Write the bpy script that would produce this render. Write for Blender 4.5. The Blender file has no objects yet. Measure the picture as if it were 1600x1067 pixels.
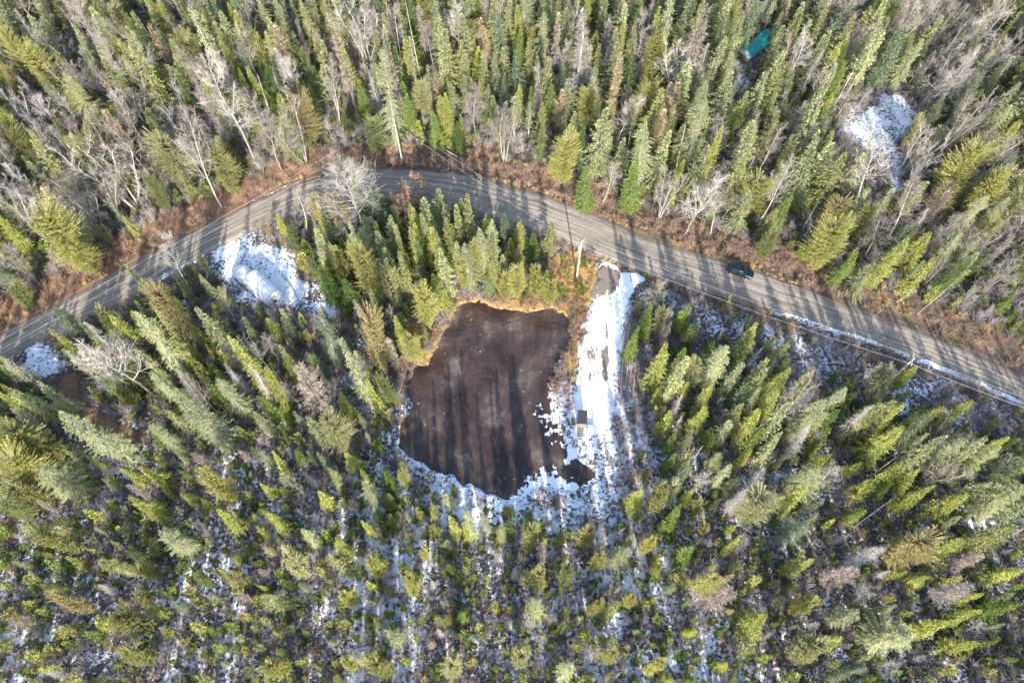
import bpy, math, random
import numpy as np
from mathutils import Vector

R = math.radians
rng = np.random.default_rng(11)
random.seed(11)
scene = bpy.context.scene
COL = scene.collection

# ------------------------------------------------------------------ camera, light, exposure
CAM_H = 100.0
TILT = R(29.0)
FPX = 1067.0          # focal length in pixels of the 1600 x 1067 photograph
cam_d = bpy.data.cameras.new('camera')
cam_d.sensor_width = 36.0
cam_d.lens = FPX / 1600.0 * 36.0
cam_d.clip_start = 0.5
cam_d.clip_end = 6000.0
cam = bpy.data.objects.new('camera', cam_d)
cam.location = (0, 0, CAM_H)
cam.rotation_euler = (TILT, 0, 0)
COL.objects.link(cam)
scene.camera = cam

SUN_EL, SUN_AZ = R(23.5), R(5.0)      # the sun stands behind the camera, a little to the right
sd = Vector((-math.sin(SUN_AZ) * math.cos(SUN_EL), math.cos(SUN_AZ) * math.cos(SUN_EL), -math.sin(SUN_EL)))
sun_d = bpy.data.lights.new('sun', 'SUN')
sun_d.energy = 4.2
sun_d.angle = R(0.5)
sun_d.color = (1.0, 0.94, 0.85)
sun = bpy.data.objects.new('sun', sun_d)
sun.rotation_euler = sd.to_track_quat('-Z', 'Y').to_euler()
sun.location = (0, -60, 150)
COL.objects.link(sun)

world = bpy.data.worlds.new('World')
scene.world = world
world.use_nodes = True
wt = world.node_tree
wt.nodes.clear()
sky = wt.nodes.new('ShaderNodeTexSky')
sky.sky_type = 'NISHITA'
sky.sun_disc = False
sky.sun_elevation = SUN_EL
sky.sun_rotation = math.pi - SUN_AZ
bg = wt.nodes.new('ShaderNodeBackground')
bg.inputs['Strength'].default_value = 0.15
wo = wt.nodes.new('ShaderNodeOutputWorld')
wt.links.new(sky.outputs[0], bg.inputs[0])
wt.links.new(bg.outputs[0], wo.inputs[0])

scene.view_settings.view_transform = 'Standard'
scene.view_settings.look = 'None'
scene.view_settings.exposure = 1.68
scene.view_settings.gamma = 1.0
scene.view_settings.use_curve_mapping = False
scene.render.engine = 'CYCLES'
scene.cycles.max_bounces = 5
scene.cycles.diffuse_bounces = 3
scene.cycles.glossy_bounces = 2
scene.cycles.transmission_bounces = 2

# ------------------------------------------------------------------ pixel <-> ground
cT, sT = math.cos(TILT), math.sin(TILT)

def G(u, v, z=0.0):
    """Point at height z under photograph pixel (u, v)."""
    u = np.asarray(u, float); v = np.asarray(v, float)
    a = (u - 800.0); b = (533.5 - v)
    dx = a; dy = sT * FPX + cT * b; dz = -cT * FPX + sT * b
    t = (z - CAM_H) / dz
    return dx * t, dy * t

def P(x, y, z=0.0):
    x = np.asarray(x, float); y = np.asarray(y, float); z = np.asarray(z, float) - CAM_H
    dep = sT * y - cT * z
    return 800 + FPX * x / dep, 533.5 - FPX * (cT * y + sT * z) / dep

def poly(pts, z=0.0):
    a = np.array(pts, float)
    x, y = G(a[:, 0], a[:, 1], z)
    return np.stack([x, y], 1)

def zpoly(pts, s, ox, oy):
    return poly([(px / s + ox, py / s + oy) for px, py in pts])

def sdist(x, y, pl):
    """signed distance, negative inside"""
    x = np.asarray(x, float); y = np.asarray(y, float)
    d = np.full(x.shape, 1e9); ins = np.zeros(x.shape, bool)
    n = len(pl)
    for i in range(n):
        ax, ay = pl[i]; bx, by = pl[(i + 1) % n]
        ex, ey = bx - ax, by - ay
        L = ex * ex + ey * ey + 1e-9
        t = np.clip(((x - ax) * ex + (y - ay) * ey) / L, 0, 1)
        d = np.minimum(d, np.hypot(x - ax - t * ex, y - ay - t * ey))
        c = ((ay > y) != (by > y)) & (x < (bx - ax) * (y - ay) / (by - ay + 1e-12) + ax)
        ins ^= c
    return np.where(ins, -d, d)

_lat = np.random.default_rng(5).random((64, 64, 12))
def vn(x, y, s, k=0):
    """smooth value noise 0..1 with feature size s metres"""
    x = np.asarray(x, float) / s + 31.7 * k; y = np.asarray(y, float) / s + 17.3 * k
    xi = np.floor(x).astype(int); yi = np.floor(y).astype(int)
    fx = x - xi; fy = y - yi
    fx = fx * fx * (3 - 2 * fx); fy = fy * fy * (3 - 2 * fy)
    L = _lat[:, :, k % 12]
    g = lambda i, j: L[(xi + i) % 64, (yi + j) % 64]
    return (g(0, 0) * (1 - fx) + g(1, 0) * fx) * (1 - fy) + (g(0, 1) * (1 - fx) + g(1, 1) * fx) * fy

def sstep(a, b, x):
    t = np.clip((x - a) / (b - a), 0, 1)
    return t * t * (3 - 2 * t)

# ------------------------------------------------------------------ layout of the place
RU = np.array([(-60, 560), (0, 522), (70, 485), (140, 449), (200, 412), (250, 384), (313, 360), (350, 342), (400, 309), (450, 289), (500, 273),
      (550, 264), (620, 263), (680, 266), (740, 275), (800, 291), (860, 306), (900, 322), (968, 352), (1010, 370), (1093, 398), (1174, 416),
      (1200, 430), (1300, 468), (1400, 502), (1500, 542), (1600, 586), (1680, 622)], float)
RL = np.array([(-60, 596), (0, 553), (70, 539), (140, 495), (200, 472), (250, 441), (313, 399), (350, 383), (400, 357), (450, 333), (500, 318),
      (550, 311), (620, 308), (680, 313), (740, 330), (800, 351), (860, 366), (900, 384), (938, 407), (1010, 430), (1093, 450), (1188, 484),
      (1230, 497), (1300, 514), (1400, 549), (1500, 590), (1600, 632), (1680, 668)], float)
def road_up(u): return np.interp(u, RU[:, 0], RU[:, 1])
def road_lo(u): return np.interp(u, RL[:, 0], RL[:, 1])

def extend(pts, n=40, step=6.0):
    a = poly(pts)
    d0 = a[0] - a[1]; d0 /= np.linalg.norm(d0); d1 = a[-1] - a[-2]; d1 /= np.linalg.norm(d1)
    return np.vstack([a[0] + d0 * 260, a, a[-1] + d1 * 260])
EU, EL = extend(RU), extend(RL)
def resample(a, n):
    s = np.r_[0, np.cumsum(np.linalg.norm(np.diff(a, axis=0), axis=1))]
    t = np.linspace(0, s[-1], n)
    out = np.stack([np.interp(t, s, a[:, 0]), np.interp(t, s, a[:, 1])], 1)
    return out
NR = 900
# resample by matching stations, then smooth
def stations(a, n):
    t = np.linspace(0, len(a) - 1, n)
    return np.stack([np.interp(t, np.arange(len(a)), a[:, 0]), np.interp(t, np.arange(len(a)), a[:, 1])], 1)
cu_, cl_ = resample(EU, NR), resample(EL, NR)
# pair the lower edge to the nearest point for each upper edge point
from_up = []
for p in cu_:
    j = np.argmin(((cl_ - p) ** 2).sum(1)); from_up.append(j)
from_up = np.maximum.accumulate(np.array(from_up))
ker = np.ones(25) / 25
def smooth(a):
    p = np.pad(a, ((12, 12), (0, 0)), 'edge')
    return np.stack([np.convolve(p[:, 0], ker, 'valid'), np.convolve(p[:, 1], ker, 'valid')], 1)
ROAD_U, ROAD_L = smooth(cu_), smooth(cl_[from_up])
def thin_line(a):
    k = [i for i in range(0, len(a), 9) if np.hypot(*a[i]) < 320]
    return np.vstack([a[0], a[k], a[-1]])
ROAD_POLY = np.vstack([thin_line(ROAD_U), thin_line(ROAD_L)[::-1]])

POND = zpoly([(330, 62), (420, 58), (500, 72), (570, 92), (640, 95), (710, 92), (780, 90), (845, 125), (845, 200), (815, 260), (790, 320), (765, 370),
              (750, 430), (765, 500), (780, 560), (790, 640), (830, 700), (880, 765), (950, 800), (965, 840), (940, 890), (860, 912), (760, 905), (690, 915),
              (630, 930), (560, 965), (500, 935), (440, 905), (370, 885), (310, 855), (240, 828), (190, 790), (100, 765), (55, 700), (75, 610), (110, 530),
              (100, 440), (120, 350), (190, 325), (240, 260), (270, 190), (310, 120)], 2.885, 600, 450)
DRIVE = poly([(937, 408), (975, 424), (1010, 436), (990, 452), (979, 470), (975, 498), (971, 520), (965, 552), (957, 600), (954, 640), (952, 672), (925, 676),
              (896, 668), (896, 640), (899, 610), (907, 588), (911, 560), (917, 520), (921, 495), (929, 458), (936, 430)])
CLEAR = poly([(338, 395), (350, 383), (375, 376), (400, 372), (425, 378), (440, 398), (452, 425), (472, 443), (505, 463), (535, 488), (520, 497), (480, 488),
              (450, 484), (430, 478), (400, 472), (372, 456), (345, 440), (334, 420)])
WEST = poly([(20, 562), (50, 549), (78, 535), (95, 556), (97, 590), (65, 594), (45, 582)])
TRACK = poly([(88, 585), (120, 590), (150, 640), (200, 660), (240, 690), (225, 715), (160, 700), (105, 680), (85, 640)])
NEC = poly([(1325, 175), (1350, 158), (1400, 148), (1437, 165), (1430, 190), (1405, 215), (1425, 290), (1395, 300), (1375, 250), (1320, 222), (1310, 192)])
NPATH = poly([(1155, 60), (1178, 100), (1172, 150), (1160, 200), (1148, 190), (1150, 130), (1146, 80)])
NWP = poly([(30, 170), (60, 180), (110, 250), (165, 290), (155, 300), (100, 265), (50, 220)])
RIM = poly([(610, 680), (640, 735), (690, 765), (740, 785), (800, 800), (850, 818), (900, 838), (945, 830), (985, 800), (1010, 745), (1010, 680), (1000, 640),
            (985, 610), (955, 620), (950, 680), (905, 690), (880, 640), (900, 585), (915, 520), (905, 500), (880, 560), (865, 620), (860, 700), (640, 690)])
GRASS = poly([(822, 440), (860, 400), (893, 388), (935, 411), (931, 455), (919, 500), (905, 560), (898, 600), (885, 590), (893, 500), (890, 480), (860, 478), (820, 470)])
GRASS2 = poly([(640, 480), (700, 465), (760, 455), (900, 470), (898, 495), (800, 488), (725, 480), (700, 505), (680, 555), (640, 575), (612, 560), (605, 530)])
SLASH = poly([(962, 560), (1010, 560), (1018, 640), (1020, 760), (1000, 800), (960, 790), (958, 640)])
SSTRIP = poly([(1015, 438), (1093, 456), (1188, 490), (1300, 520), (1400, 556), (1500, 597), (1600, 640), (1640, 700), (1500, 668), (1420, 640), (1330, 600), (1240, 585), (1180, 530),
               (1100, 520), (1030, 470)])

def ground_z(x, y):
    x = np.asarray(x, float); y = np.asarray(y, float)
    z = 0.9 * (vn(x, y, 22, 1) - .5) + 0.45 * (vn(x, y, 5.5, 2) - .5) + 0.3 * (vn(x, y, 1.7, 3) - .5) + 0.16 * (vn(x, y, 0.8, 4) - .5)
    dr = sdist(x, y, ROAD_POLY)
    z = z * sstep(0.5, 6, dr) - 0.14 * (1 - sstep(0.0, 1.2, dr)) - 0.28 * sstep(0.6, 1.6, dr) * (1 - sstep(1.8, 4.0, dr))
    dd = sdist(x, y, DRIVE)
    z = z * sstep(0.0, 3, dd) - 0.10 * (1 - sstep(-0.2, 0.6, dd))
    dp = sdist(x, y, POND) + 1.3 * (vn(x, y, 2.2, 5) - .5) + 0.8 * (vn(x, y, 0.9, 6) - .5)
    z = z * sstep(0, 5, dp) - 0.30 * (1 - sstep(0.3, 4, dp)) - 1.3 * (1 - sstep(-1.4, 0.25, dp))
    dc = sdist(x, y, CLEAR)
    z = z * (0.25 + 0.75 * sstep(-1, 2, dc))
    return z
WATER_Z = -0.55

# ------------------------------------------------------------------ object helpers
def link(o, parent=None):
    COL.objects.link(o)
    if parent is not None: o.parent = parent
    return o
def tag(o, label=None, cat=None, group=None, kind=None):
    if label: o['label'] = label
    if cat: o['category'] = cat
    if group: o['group'] = group
    if kind: o['kind'] = kind
    return o
def qmesh(name, Q, mat=None):
    """mesh from an (n,4,3) array of quads"""
    Q = np.asarray(Q, float)
    n = len(Q)
    me = bpy.data.meshes.new(name)
    me.vertices.add(n * 4); me.loops.add(n * 4); me.polygons.add(n)
    me.vertices.foreach_set('co', Q.reshape(-1).astype(np.float32))
    me.loops.foreach_set('vertex_index', np.arange(n * 4, dtype=np.int32))
    me.polygons.foreach_set('loop_start', np.arange(0, n * 4, 4, dtype=np.int32))
    me.polygons.foreach_set('loop_total', np.full(n, 4, dtype=np.int32))
    me.update(calc_edges=True)
    if mat: me.materials.append(mat)
    return me
def imesh(name, V, F, mat=None, smooth_=False):
    me = bpy.data.meshes.new(name)
    me.from_pydata([tuple(map(float, v)) for v in V], [], [tuple(int(i) for i in f) for f in F])
    me.update()
    if mat: me.materials.append(mat)
    if smooth_: me.polygons.foreach_set('use_smooth', [True] * len(me.polygons))
    return me
def obj(name, me, parent=None, loc=None, rot=None, scl=None, **t):
    o = bpy.data.objects.new(name, me)
    if loc is not None: o.location = loc
    if rot is not None: o.rotation_euler = rot
    if scl is not None: o.scale = scl
    link(o, parent)
    tag(o, **t)
    return o
def empty(name, loc, rz=0, **t):
    o = bpy.data.objects.new(name, None)
    o.empty_display_size = 0.3
    o.location = loc; o.rotation_euler = (0, 0, rz)
    link(o); tag(o, **t)
    return o
def boxq(x0, x1, y0, y1, z0, z1):
    c = np.array([[x0, y0, z0], [x1, y0, z0], [x1, y1, z0], [x0, y1, z0], [x0, y0, z1], [x1, y0, z1], [x1, y1, z1], [x0, y1, z1]], float)
    return c[[[0, 3, 2, 1], [4, 5, 6, 7], [0, 1, 5, 4], [1, 2, 6, 5], [2, 3, 7, 6], [3, 0, 4, 7]]]
def tubeq(pts, rad, n=6, cap=True):
    pts = np.asarray(pts, float); rad = np.broadcast_to(np.asarray(rad, float), (len(pts),))
    out = []; rings = []
    for i in range(len(pts)):
        t = pts[min(i + 1, len(pts) - 1)] - pts[max(i - 1, 0)]
        t = t / (np.linalg.norm(t) + 1e-9)
        a = np.cross(t, (0.31, 0.95, 0.05)) if abs(t[2]) > .7 else np.cross(t, (0, 0, 1.0))
        a /= np.linalg.norm(a) + 1e-9; b = np.cross(t, a)
        th = np.arange(n) * 2 * math.pi / n
        rings.append(pts[i] + rad[i] * (np.cos(th)[:, None] * a + np.sin(th)[:, None] * b))
    for i in range(len(rings) - 1):
        A, B = rings[i], rings[i + 1]
        out.append(np.stack([A, np.roll(A, -1, 0), np.roll(B, -1, 0), B], 1))
    if cap and n == 6:
        for r_ in (rings[0], rings[-1]):
            out.append(r_[[[0, 1, 2, 3], [0, 3, 4, 5]]])
    return np.concatenate(out)
def unit(a):
    return a / (np.linalg.norm(a, axis=-1, keepdims=True) + 1e-9)
def kites(p, d, s, l, w):
    l = np.asarray(l)[:, None]; w = np.asarray(w)[:, None]
    return np.stack([p, p + d * l * .45 + s * w / 2, p + d * l, p + d * l * .45 - s * w / 2], 1)
def ribbons(p, q, w, s):
    w = np.asarray(w)[:, None]
    return np.stack([p - s * w / 2, p + s * w / 2, q + s * w * .2, q - s * w * .2], 1)

# ------------------------------------------------------------------ materials
def mat(name):
    m = bpy.data.materials.new(name); m.use_nodes = True
    nt = m.node_tree; nt.nodes.clear()
    return m, nt
def N(nt, typ, **kw):
    n = nt.nodes.new(typ)
    for k, v in kw.items():
        if k.startswith('i_'):
            key = k[2:]
            key = int(key) if key.isdigit() else key
            n.inputs[key].default_value = v
        else: setattr(n, k, v)
    return n
def L(nt, a, b): nt.links.new(a, b)
def ramp(nt, fac, stops, interp='LINEAR'):
    r = N(nt, 'ShaderNodeValToRGB'); r.color_ramp.interpolation = interp
    e = r.color_ramp.elements
    while len(e) < len(stops): e.new(0.5)
    for k, (p, c) in enumerate(stops):
        e[k].position = p; e[k].color = (*c, 1) if len(c) == 3 else c
    L(nt, fac, r.inputs[0])
    return r.outputs[0]
def noise(nt, vec, scale, detail=4, rough=.6, w=None):
    n = N(nt, 'ShaderNodeTexNoise'); n.inputs['Scale'].default_value = scale
    n.inputs['Detail'].default_value = detail; n.inputs['Roughness'].default_value = rough
    if vec is not None: L(nt, vec, n.inputs['Vector'])
    return n.outputs['Fac']
def math_(nt, op, a, b=None, clamp=False):
    n = N(nt, 'ShaderNodeMath', operation=op); n.use_clamp = clamp
    for i, x in enumerate((a, b)):
        if x is None: continue
        if isinstance(x, (int, float)): n.inputs[i].default_value = x
        else: L(nt, x, n.inputs[i])
    return n.outputs[0]
def mixc(nt, f, a, b, mode='MIX'):
    n = N(nt, 'ShaderNodeMix', data_type='RGBA', blend_type=mode)
    for sock, x in ((n.inputs[0], f), (n.inputs[6], a), (n.inputs[7], b)):
        if isinstance(x, (int, float)): sock.default_value = x
        elif isinstance(x, tuple): sock.default_value = (*x, 1) if len(x) == 3 else x
        else: L(nt, x, sock)
    return n.outputs[2]
def maprange(nt, v, a, b, c=0., d=1., smooth_=True):
    n = N(nt, 'ShaderNodeMapRange'); n.interpolation_type = 'SMOOTHSTEP' if smooth_ else 'LINEAR'
    for k, x in zip((1, 2, 3, 4), (a, b, c, d)): n.inputs[k].default_value = x
    L(nt, v, n.inputs[0]); return n.outputs[0]
def out_surface(nt, shader):
    o = N(nt, 'ShaderNodeOutputMaterial'); L(nt, shader, o.inputs['Surface']); return o
def attr(nt, name, typ='GEOMETRY', out='Fac'):
    a = N(nt, 'ShaderNodeAttribute', attribute_name=name, attribute_type=typ); return a.outputs[out]

def foliage_mat(name, tint=None, transl=0.22, var=0.55):
    """leafy material; each object's own colour, or a ramp over the instance's random number"""
    m, nt = mat(name)
    oi = N(nt, 'ShaderNodeObjectInfo')
    base = oi.outputs['Color'] if tint is None else ramp(nt, oi.outputs['Random'], tint)
    geo = N(nt, 'ShaderNodeNewGeometry')
    n1 = noise(nt, geo.outputs['Position'], 1.1, 3, .7)
    rnd = geo.outputs['Random Per Island']
    f = math_(nt, 'ADD', math_(nt, 'MULTIPLY', n1, 1.0), math_(nt, 'MULTIPLY', rnd, 0.75))
    val = maprange(nt, f, 0.35, 1.3, 1 - var, 1 + var * 1.3, False)
    hsv = N(nt, 'ShaderNodeHueSaturation')
    L(nt, base, hsv.inputs['Color']); L(nt, val, hsv.inputs['Value'])
    L(nt, maprange(nt, rnd, 0, 1, .485, .515, False), hsv.inputs['Hue'])
    d = N(nt, 'ShaderNodeBsdfDiffuse'); t = N(nt, 'ShaderNodeBsdfTranslucent')
    L(nt, hsv.outputs[0], d.inputs[0]); L(nt, hsv.outputs[0], t.inputs[0])
    mx = N(nt, 'ShaderNodeMixShader'); mx.inputs[0].default_value = transl
    L(nt, d.outputs[0], mx.inputs[1]); L(nt, t.outputs[0], mx.inputs[2])
    out_surface(nt, mx.outputs[0])
    return m
def bark_mat(name, c0, c1, scale=3.0):
    m, nt = mat(name)
    geo = N(nt, 'ShaderNodeNewGeometry'); oi = N(nt, 'ShaderNodeObjectInfo')
    n1 = noise(nt, geo.outputs['Position'], scale, 5, .7)
    c = ramp(nt, n1, [(.3, c0), (.7, c1)])
    hsv = N(nt, 'ShaderNodeHueSaturation'); L(nt, c, hsv.inputs['Color'])
    L(nt, maprange(nt, oi.outputs['Random'], 0, 1, .7, 1.25, False), hsv.inputs['Value'])
    b = N(nt, 'ShaderNodeBsdfPrincipled', i_Roughness=.85); L(nt, hsv.outputs[0], b.inputs['Base Color'])
    out_surface(nt, b.outputs[0]); return m
def plain(name, c, rough=.6, metal=0., var=.15, scale=6.0, c2=None, bump=0.0, spec=.5):
    m, nt = mat(name)
    tc = N(nt, 'ShaderNodeTexCoord')
    n1 = noise(nt, tc.outputs['Object'], scale, 5, .65)
    c2 = c2 or tuple(min(1, x * (1 - var * 2)) for x in c)
    col = ramp(nt, n1, [(.3, c2), (.65, c)])
    b = N(nt, 'ShaderNodeBsdfPrincipled', i_Roughness=rough, i_Metallic=metal)
    b.inputs['Specular IOR Level'].default_value = spec
    L(nt, col, b.inputs['Base Color'])
    if bump:
        bp = N(nt, 'ShaderNodeBump', i_Strength=bump, i_Distance=.05); L(nt, n1, bp.inputs['Height']); L(nt, bp.outputs[0], b.inputs['Normal'])
    out_surface(nt, b.outputs[0]); return m

SNOW_C = (.80, .83, .88)
def ground_material():
    m, nt = mat('forest_floor')
    geo = N(nt, 'ShaderNodeNewGeometry'); p = geo.outputs['Position']
    fine = noise(nt, p, 1.9, 7, .72)
    vfine = noise(nt, p, 7.0, 4, .7)
    mid = noise(nt, p, .33, 4, .6)
    litter = ramp(nt, vfine, [(.3, (.03, .023, .019)), (.46, (.08, .062, .05)), (.58, (.15, .115, .092)), (.72, (.27, .22, .185))])
    moss = mixc(nt, maprange(nt, mid, .5, .62), litter, (.07, .065, .028))
    leafc = ramp(nt, vfine, [(.3, (.07, .04, .026)), (.5, (.20, .115, .07)), (.7, (.38, .25, .16))])
    grassc = ramp(nt, vfine, [(.3, (.13, .075, .02)), (.5, (.33, .2, .07)), (.7, (.5, .36, .16))])
    nf = maprange(nt, fine, .3, .7, -.35, .35, False)
    lf = maprange(nt, math_(nt, 'ADD', attr(nt, 'leaf'), nf), .4, .6)
    gf = maprange(nt, math_(nt, 'ADD', attr(nt, 'grass'), nf), .4, .6)
    c = mixc(nt, lf, moss, leafc)
    c = mixc(nt, gf, c, grassc)
    s = math_(nt, 'ADD', attr(nt, 'snow'), maprange(nt, fine, .25, .75, -.62, .62, False))
    s = math_(nt, 'ADD', s, maprange(nt, vfine, .25, .75, -.28, .28, False))
    s = math_(nt, 'ADD', s, maprange(nt, mid, .3, .7, -.2, .2, False))
    sf = maprange(nt, s, .47, .60)
    c = mixc(nt, sf, c, SNOW_C)
    b = N(nt, 'ShaderNodeBsdfPrincipled', i_Roughness=.9)
    b.inputs['Specular IOR Level'].default_value = .2
    L(nt, c, b.inputs['Base Color'])
    h = math_(nt, 'ADD', math_(nt, 'MULTIPLY', sf, .6), math_(nt, 'MULTIPLY', vfine, .8))
    bp = N(nt, 'ShaderNodeBump', i_Strength=.8, i_Distance=.12); L(nt, h, bp.inputs['Height']); L(nt, bp.outputs[0], b.inputs['Normal'])
    out_surface(nt, b.outputs[0]); return m

def road_material():
    m, nt = mat('packed_gravel')
    uv = N(nt, 'ShaderNodeUVMap'); mp = N(nt, 'ShaderNodeMapping'); mp.inputs['Scale'].default_value = (.03, 9.0, 1)
    L(nt, uv.outputs[0], mp.inputs[0])
    st = noise(nt, mp.outputs[0], 1.6, 5, .6)
    geo = N(nt, 'ShaderNodeNewGeometry'); p = geo.outputs['Position']
    gr = noise(nt, p, 5.0, 6, .75); big = noise(nt, p, .4, 3, .6)
    c = ramp(nt, st, [(.3, (.145, .12, .095)), (.46, (.22, .186, .15)), (.6, (.335, .29, .238))])
    c = mixc(nt, .75, c, ramp(nt, gr, [(.3, (.55, .55, .55)), (.7, (1.25, 1.25, 1.25))]), 'MULTIPLY')
    c = mixc(nt, .5, c, ramp(nt, big, [(.3, (.62, .60, .57)), (.5, (1., .98, .95)), (.7, (1.25, 1.2, 1.12))]), 'MULTIPLY')
    sep = N(nt, 'ShaderNodeSeparateXYZ'); L(nt, uv.outputs[0], sep.inputs[0])
    # leaf and dirt litter gathered along both edges
    e = math_(nt, 'ABSOLUTE', math_(nt, 'SUBTRACT', sep.outputs[1], .5))
    ef = maprange(nt, math_(nt, 'ADD', e, maprange(nt, gr, .3, .7, -.07, .07, False)), .43, .5)
    c = mixc(nt, ef, c, (.16, .095, .06))
    # a thin ridge of old snow on the shady side
    sm = math_(nt, 'ADD', attr(nt, 'snow'), maprange(nt, noise(nt, p, 2.2, 6, .7), .3, .7, -.35, .35, False))
    c = mixc(nt, maprange(nt, sm, .5, .6), c, SNOW_C)
    b = N(nt, 'ShaderNodeBsdfPrincipled', i_Roughness=.9); b.inputs['Specular IOR Level'].default_value = .25
    L(nt, c, b.inputs['Base Color'])
    bp = N(nt, 'ShaderNodeBump', i_Strength=.5, i_Distance=.04); L(nt, math_(nt, 'ADD', gr, st), bp.inputs['Height']); L(nt, bp.outputs[0], b.inputs['Normal'])
    out_surface(nt, b.outputs[0]); return m

def drive_material():
    m, nt = mat('snowy_driveway')
    geo = N(nt, 'ShaderNodeNewGeometry'); p = geo.outputs['Position']
    gr = noise(nt, p, 4.0, 6, .75)
    gravel = ramp(nt, gr, [(.3, (.09, .07, .055)), (.5, (.19, .155, .125)), (.7, (.29, .245, .20))])
    mp = N(nt, 'ShaderNodeMapping'); mp.inputs['Scale'].default_value = (1.0, .38, 1); L(nt, p, mp.inputs[0])
    patch = noise(nt, mp.outputs[0], .8, 6, .7)
    s = math_(nt, 'ADD', attr(nt, 'snow'), maprange(nt, patch, .3, .7, -.42, .42, False))
    sf = maprange(nt, s, .46, .56)
    c = mixc(nt, sf, gravel, (.84, .86, .89))
    b = N(nt, 'ShaderNodeBsdfPrincipled', i_Roughness=.85); b.inputs['Specular IOR Level'].default_value = .2
    L(nt, c, b.inputs['Base Color'])
    bp = N(nt, 'ShaderNodeBump', i_Strength=.6, i_Distance=.08); L(nt, math_(nt, 'ADD', sf, math_(nt, 'MULTIPLY', gr, .5)), bp.inputs['Height']); L(nt, bp.outputs[0], b.inputs['Normal'])
    out_surface(nt, b.outputs[0]); return m

def pond_material():
    m, nt = mat('thin_ice_on_brown_water')
    geo = N(nt, 'ShaderNodeNewGeometry'); p = geo.outputs['Position']
    n1 = noise(nt, p, .16, 6, .62); n2 = noise(nt, p, 1.3, 6, .7); n3 = noise(nt, p, 5., 4, .7)
    c = ramp(nt, n1, [(.30, (.022, .015, .013)), (.45, (.045, .030, .026)), (.56, (.066, .047, .041)), (.68, (.14, .118, .098))])
    c = mixc(nt, .8, c, ramp(nt, n2, [(.3, (.45, .45, .47)), (.7, (1.4, 1.36, 1.3))]), 'MULTIPLY')
    # pale frost flecks and drowned twigs
    v = N(nt, 'ShaderNodeTexVoronoi', feature='F1'); v.inputs['Scale'].default_value = .55; L(nt, p, v.inputs['Vector'])
    fl = math_(nt, 'MULTIPLY', maprange(nt, math_(nt, 'ADD', v.outputs['Distance'], maprange(nt, n3, .2, .8, -.12, .12, False)), .02, .09, 1., 0.), .7)
    c = mixc(nt, fl, c, (.42, .40, .38))
    s = math_(nt, 'ADD', attr(nt, 'snow'), maprange(nt, noise(nt, p, .75, 7, .62), .3, .7, -.55, .55, False))
    sf = maprange(nt, s, .48, .54)
    c = mixc(nt, sf, c, SNOW_C)
    b = N(nt, 'ShaderNodeBsdfPrincipled'); b.inputs['IOR'].default_value = 1.45
    L(nt, c, b.inputs['Base Color'])
    L(nt, math_(nt, 'ADD', maprange(nt, n2, .3, .7, .015, .06, False), math_(nt, 'MULTIPLY', sf, .8)), b.inputs['Roughness'])
    bp = N(nt, 'ShaderNodeBump', i_Strength=.05, i_Distance=.03); L(nt, n2, bp.inputs['Height']); L(nt, bp.outputs[0], b.inputs['Normal'])
    out_surface(nt, b.outputs[0]); return m

M_ground, M_road, M_drive, M_pond = ground_material(), road_material(), drive_material(), pond_material()
M_leaf = foliage_mat('conifer_needles')
M_twig = foliage_mat('bare_twigs', transl=.05, var=.35)
M_bark_dark = bark_mat('spruce_bark', (.08, .065, .055), (.2, .17, .15))
M_bark_pale = bark_mat('poplar_bark', (.19, .17, .15), (.40, .37, .33))
M_bark_dead = bark_mat('weathered_wood', (.28, .25, .225), (.54, .50, .45))
M_log = bark_mat('log_bark', (.17, .11, .09), (.42, .31, .27), 2.0)

# ------------------------------------------------------------------ ground
def axis(lo, hi, step, far):
    a = np.arange(lo, hi + .01, step)
    g = [step * 1.6 ** k for k in range(1, 40)]
    l, r_ = [], []
    x = lo
    for s in g:
        x -= s
        l.append(x)
        if x < -far: break
    x = hi
    for s in g:
        x += s
        r_.append(x)
        if x > far: break
    return np.r_[l[::-1], a, r_]
gx = axis(-132, 132, .42, 3000); gy = axis(-8, 164, .42, 3000)
X, Y = np.meshgrid(gx, gy, indexing='ij')
xf, yf = X.ravel(), Y.ravel()
near = (np.abs(xf) < 150) & (yf > -30) & (yf < 185)
Z = np.zeros_like(xf)
Z[near] = ground_z(xf[near], yf[near])
Z[~near] = 0.6 * (vn(xf[~near], yf[~near], 25, 1) - .5)
fr = ~near
dr_far = sdist(xf[fr], yf[fr], ROAD_POLY)
Z[fr] = np.where(dr_far < 1.5, -.2, Z[fr])
nx, ny = len(gx), len(gy)
me = bpy.data.meshes.new('ground')
idx = np.arange(nx * ny).reshape(nx, ny)
F = np.stack([idx[:-1, :-1], idx[1:, :-1], idx[1:, 1:], idx[:-1, 1:]], -1).reshape(-1, 4)
me.vertices.add(nx * ny); me.loops.add(len(F) * 4); me.polygons.add(len(F))
me.vertices.foreach_set('co', np.stack([xf, yf, Z], 1).ravel().astype(np.float32))
me.loops.foreach_set('vertex_index', F.ravel().astype(np.int32))
me.polygons.foreach_set('loop_start', np.arange(0, len(F) * 4, 4, dtype=np.int32))
me.polygons.foreach_set('loop_total', np.full(len(F), 4, dtype=np.int32))
me.polygons.foreach_set('use_smooth', np.ones(len(F), bool))
me.update(calc_edges=True)
me.materials.append(M_ground)

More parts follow.
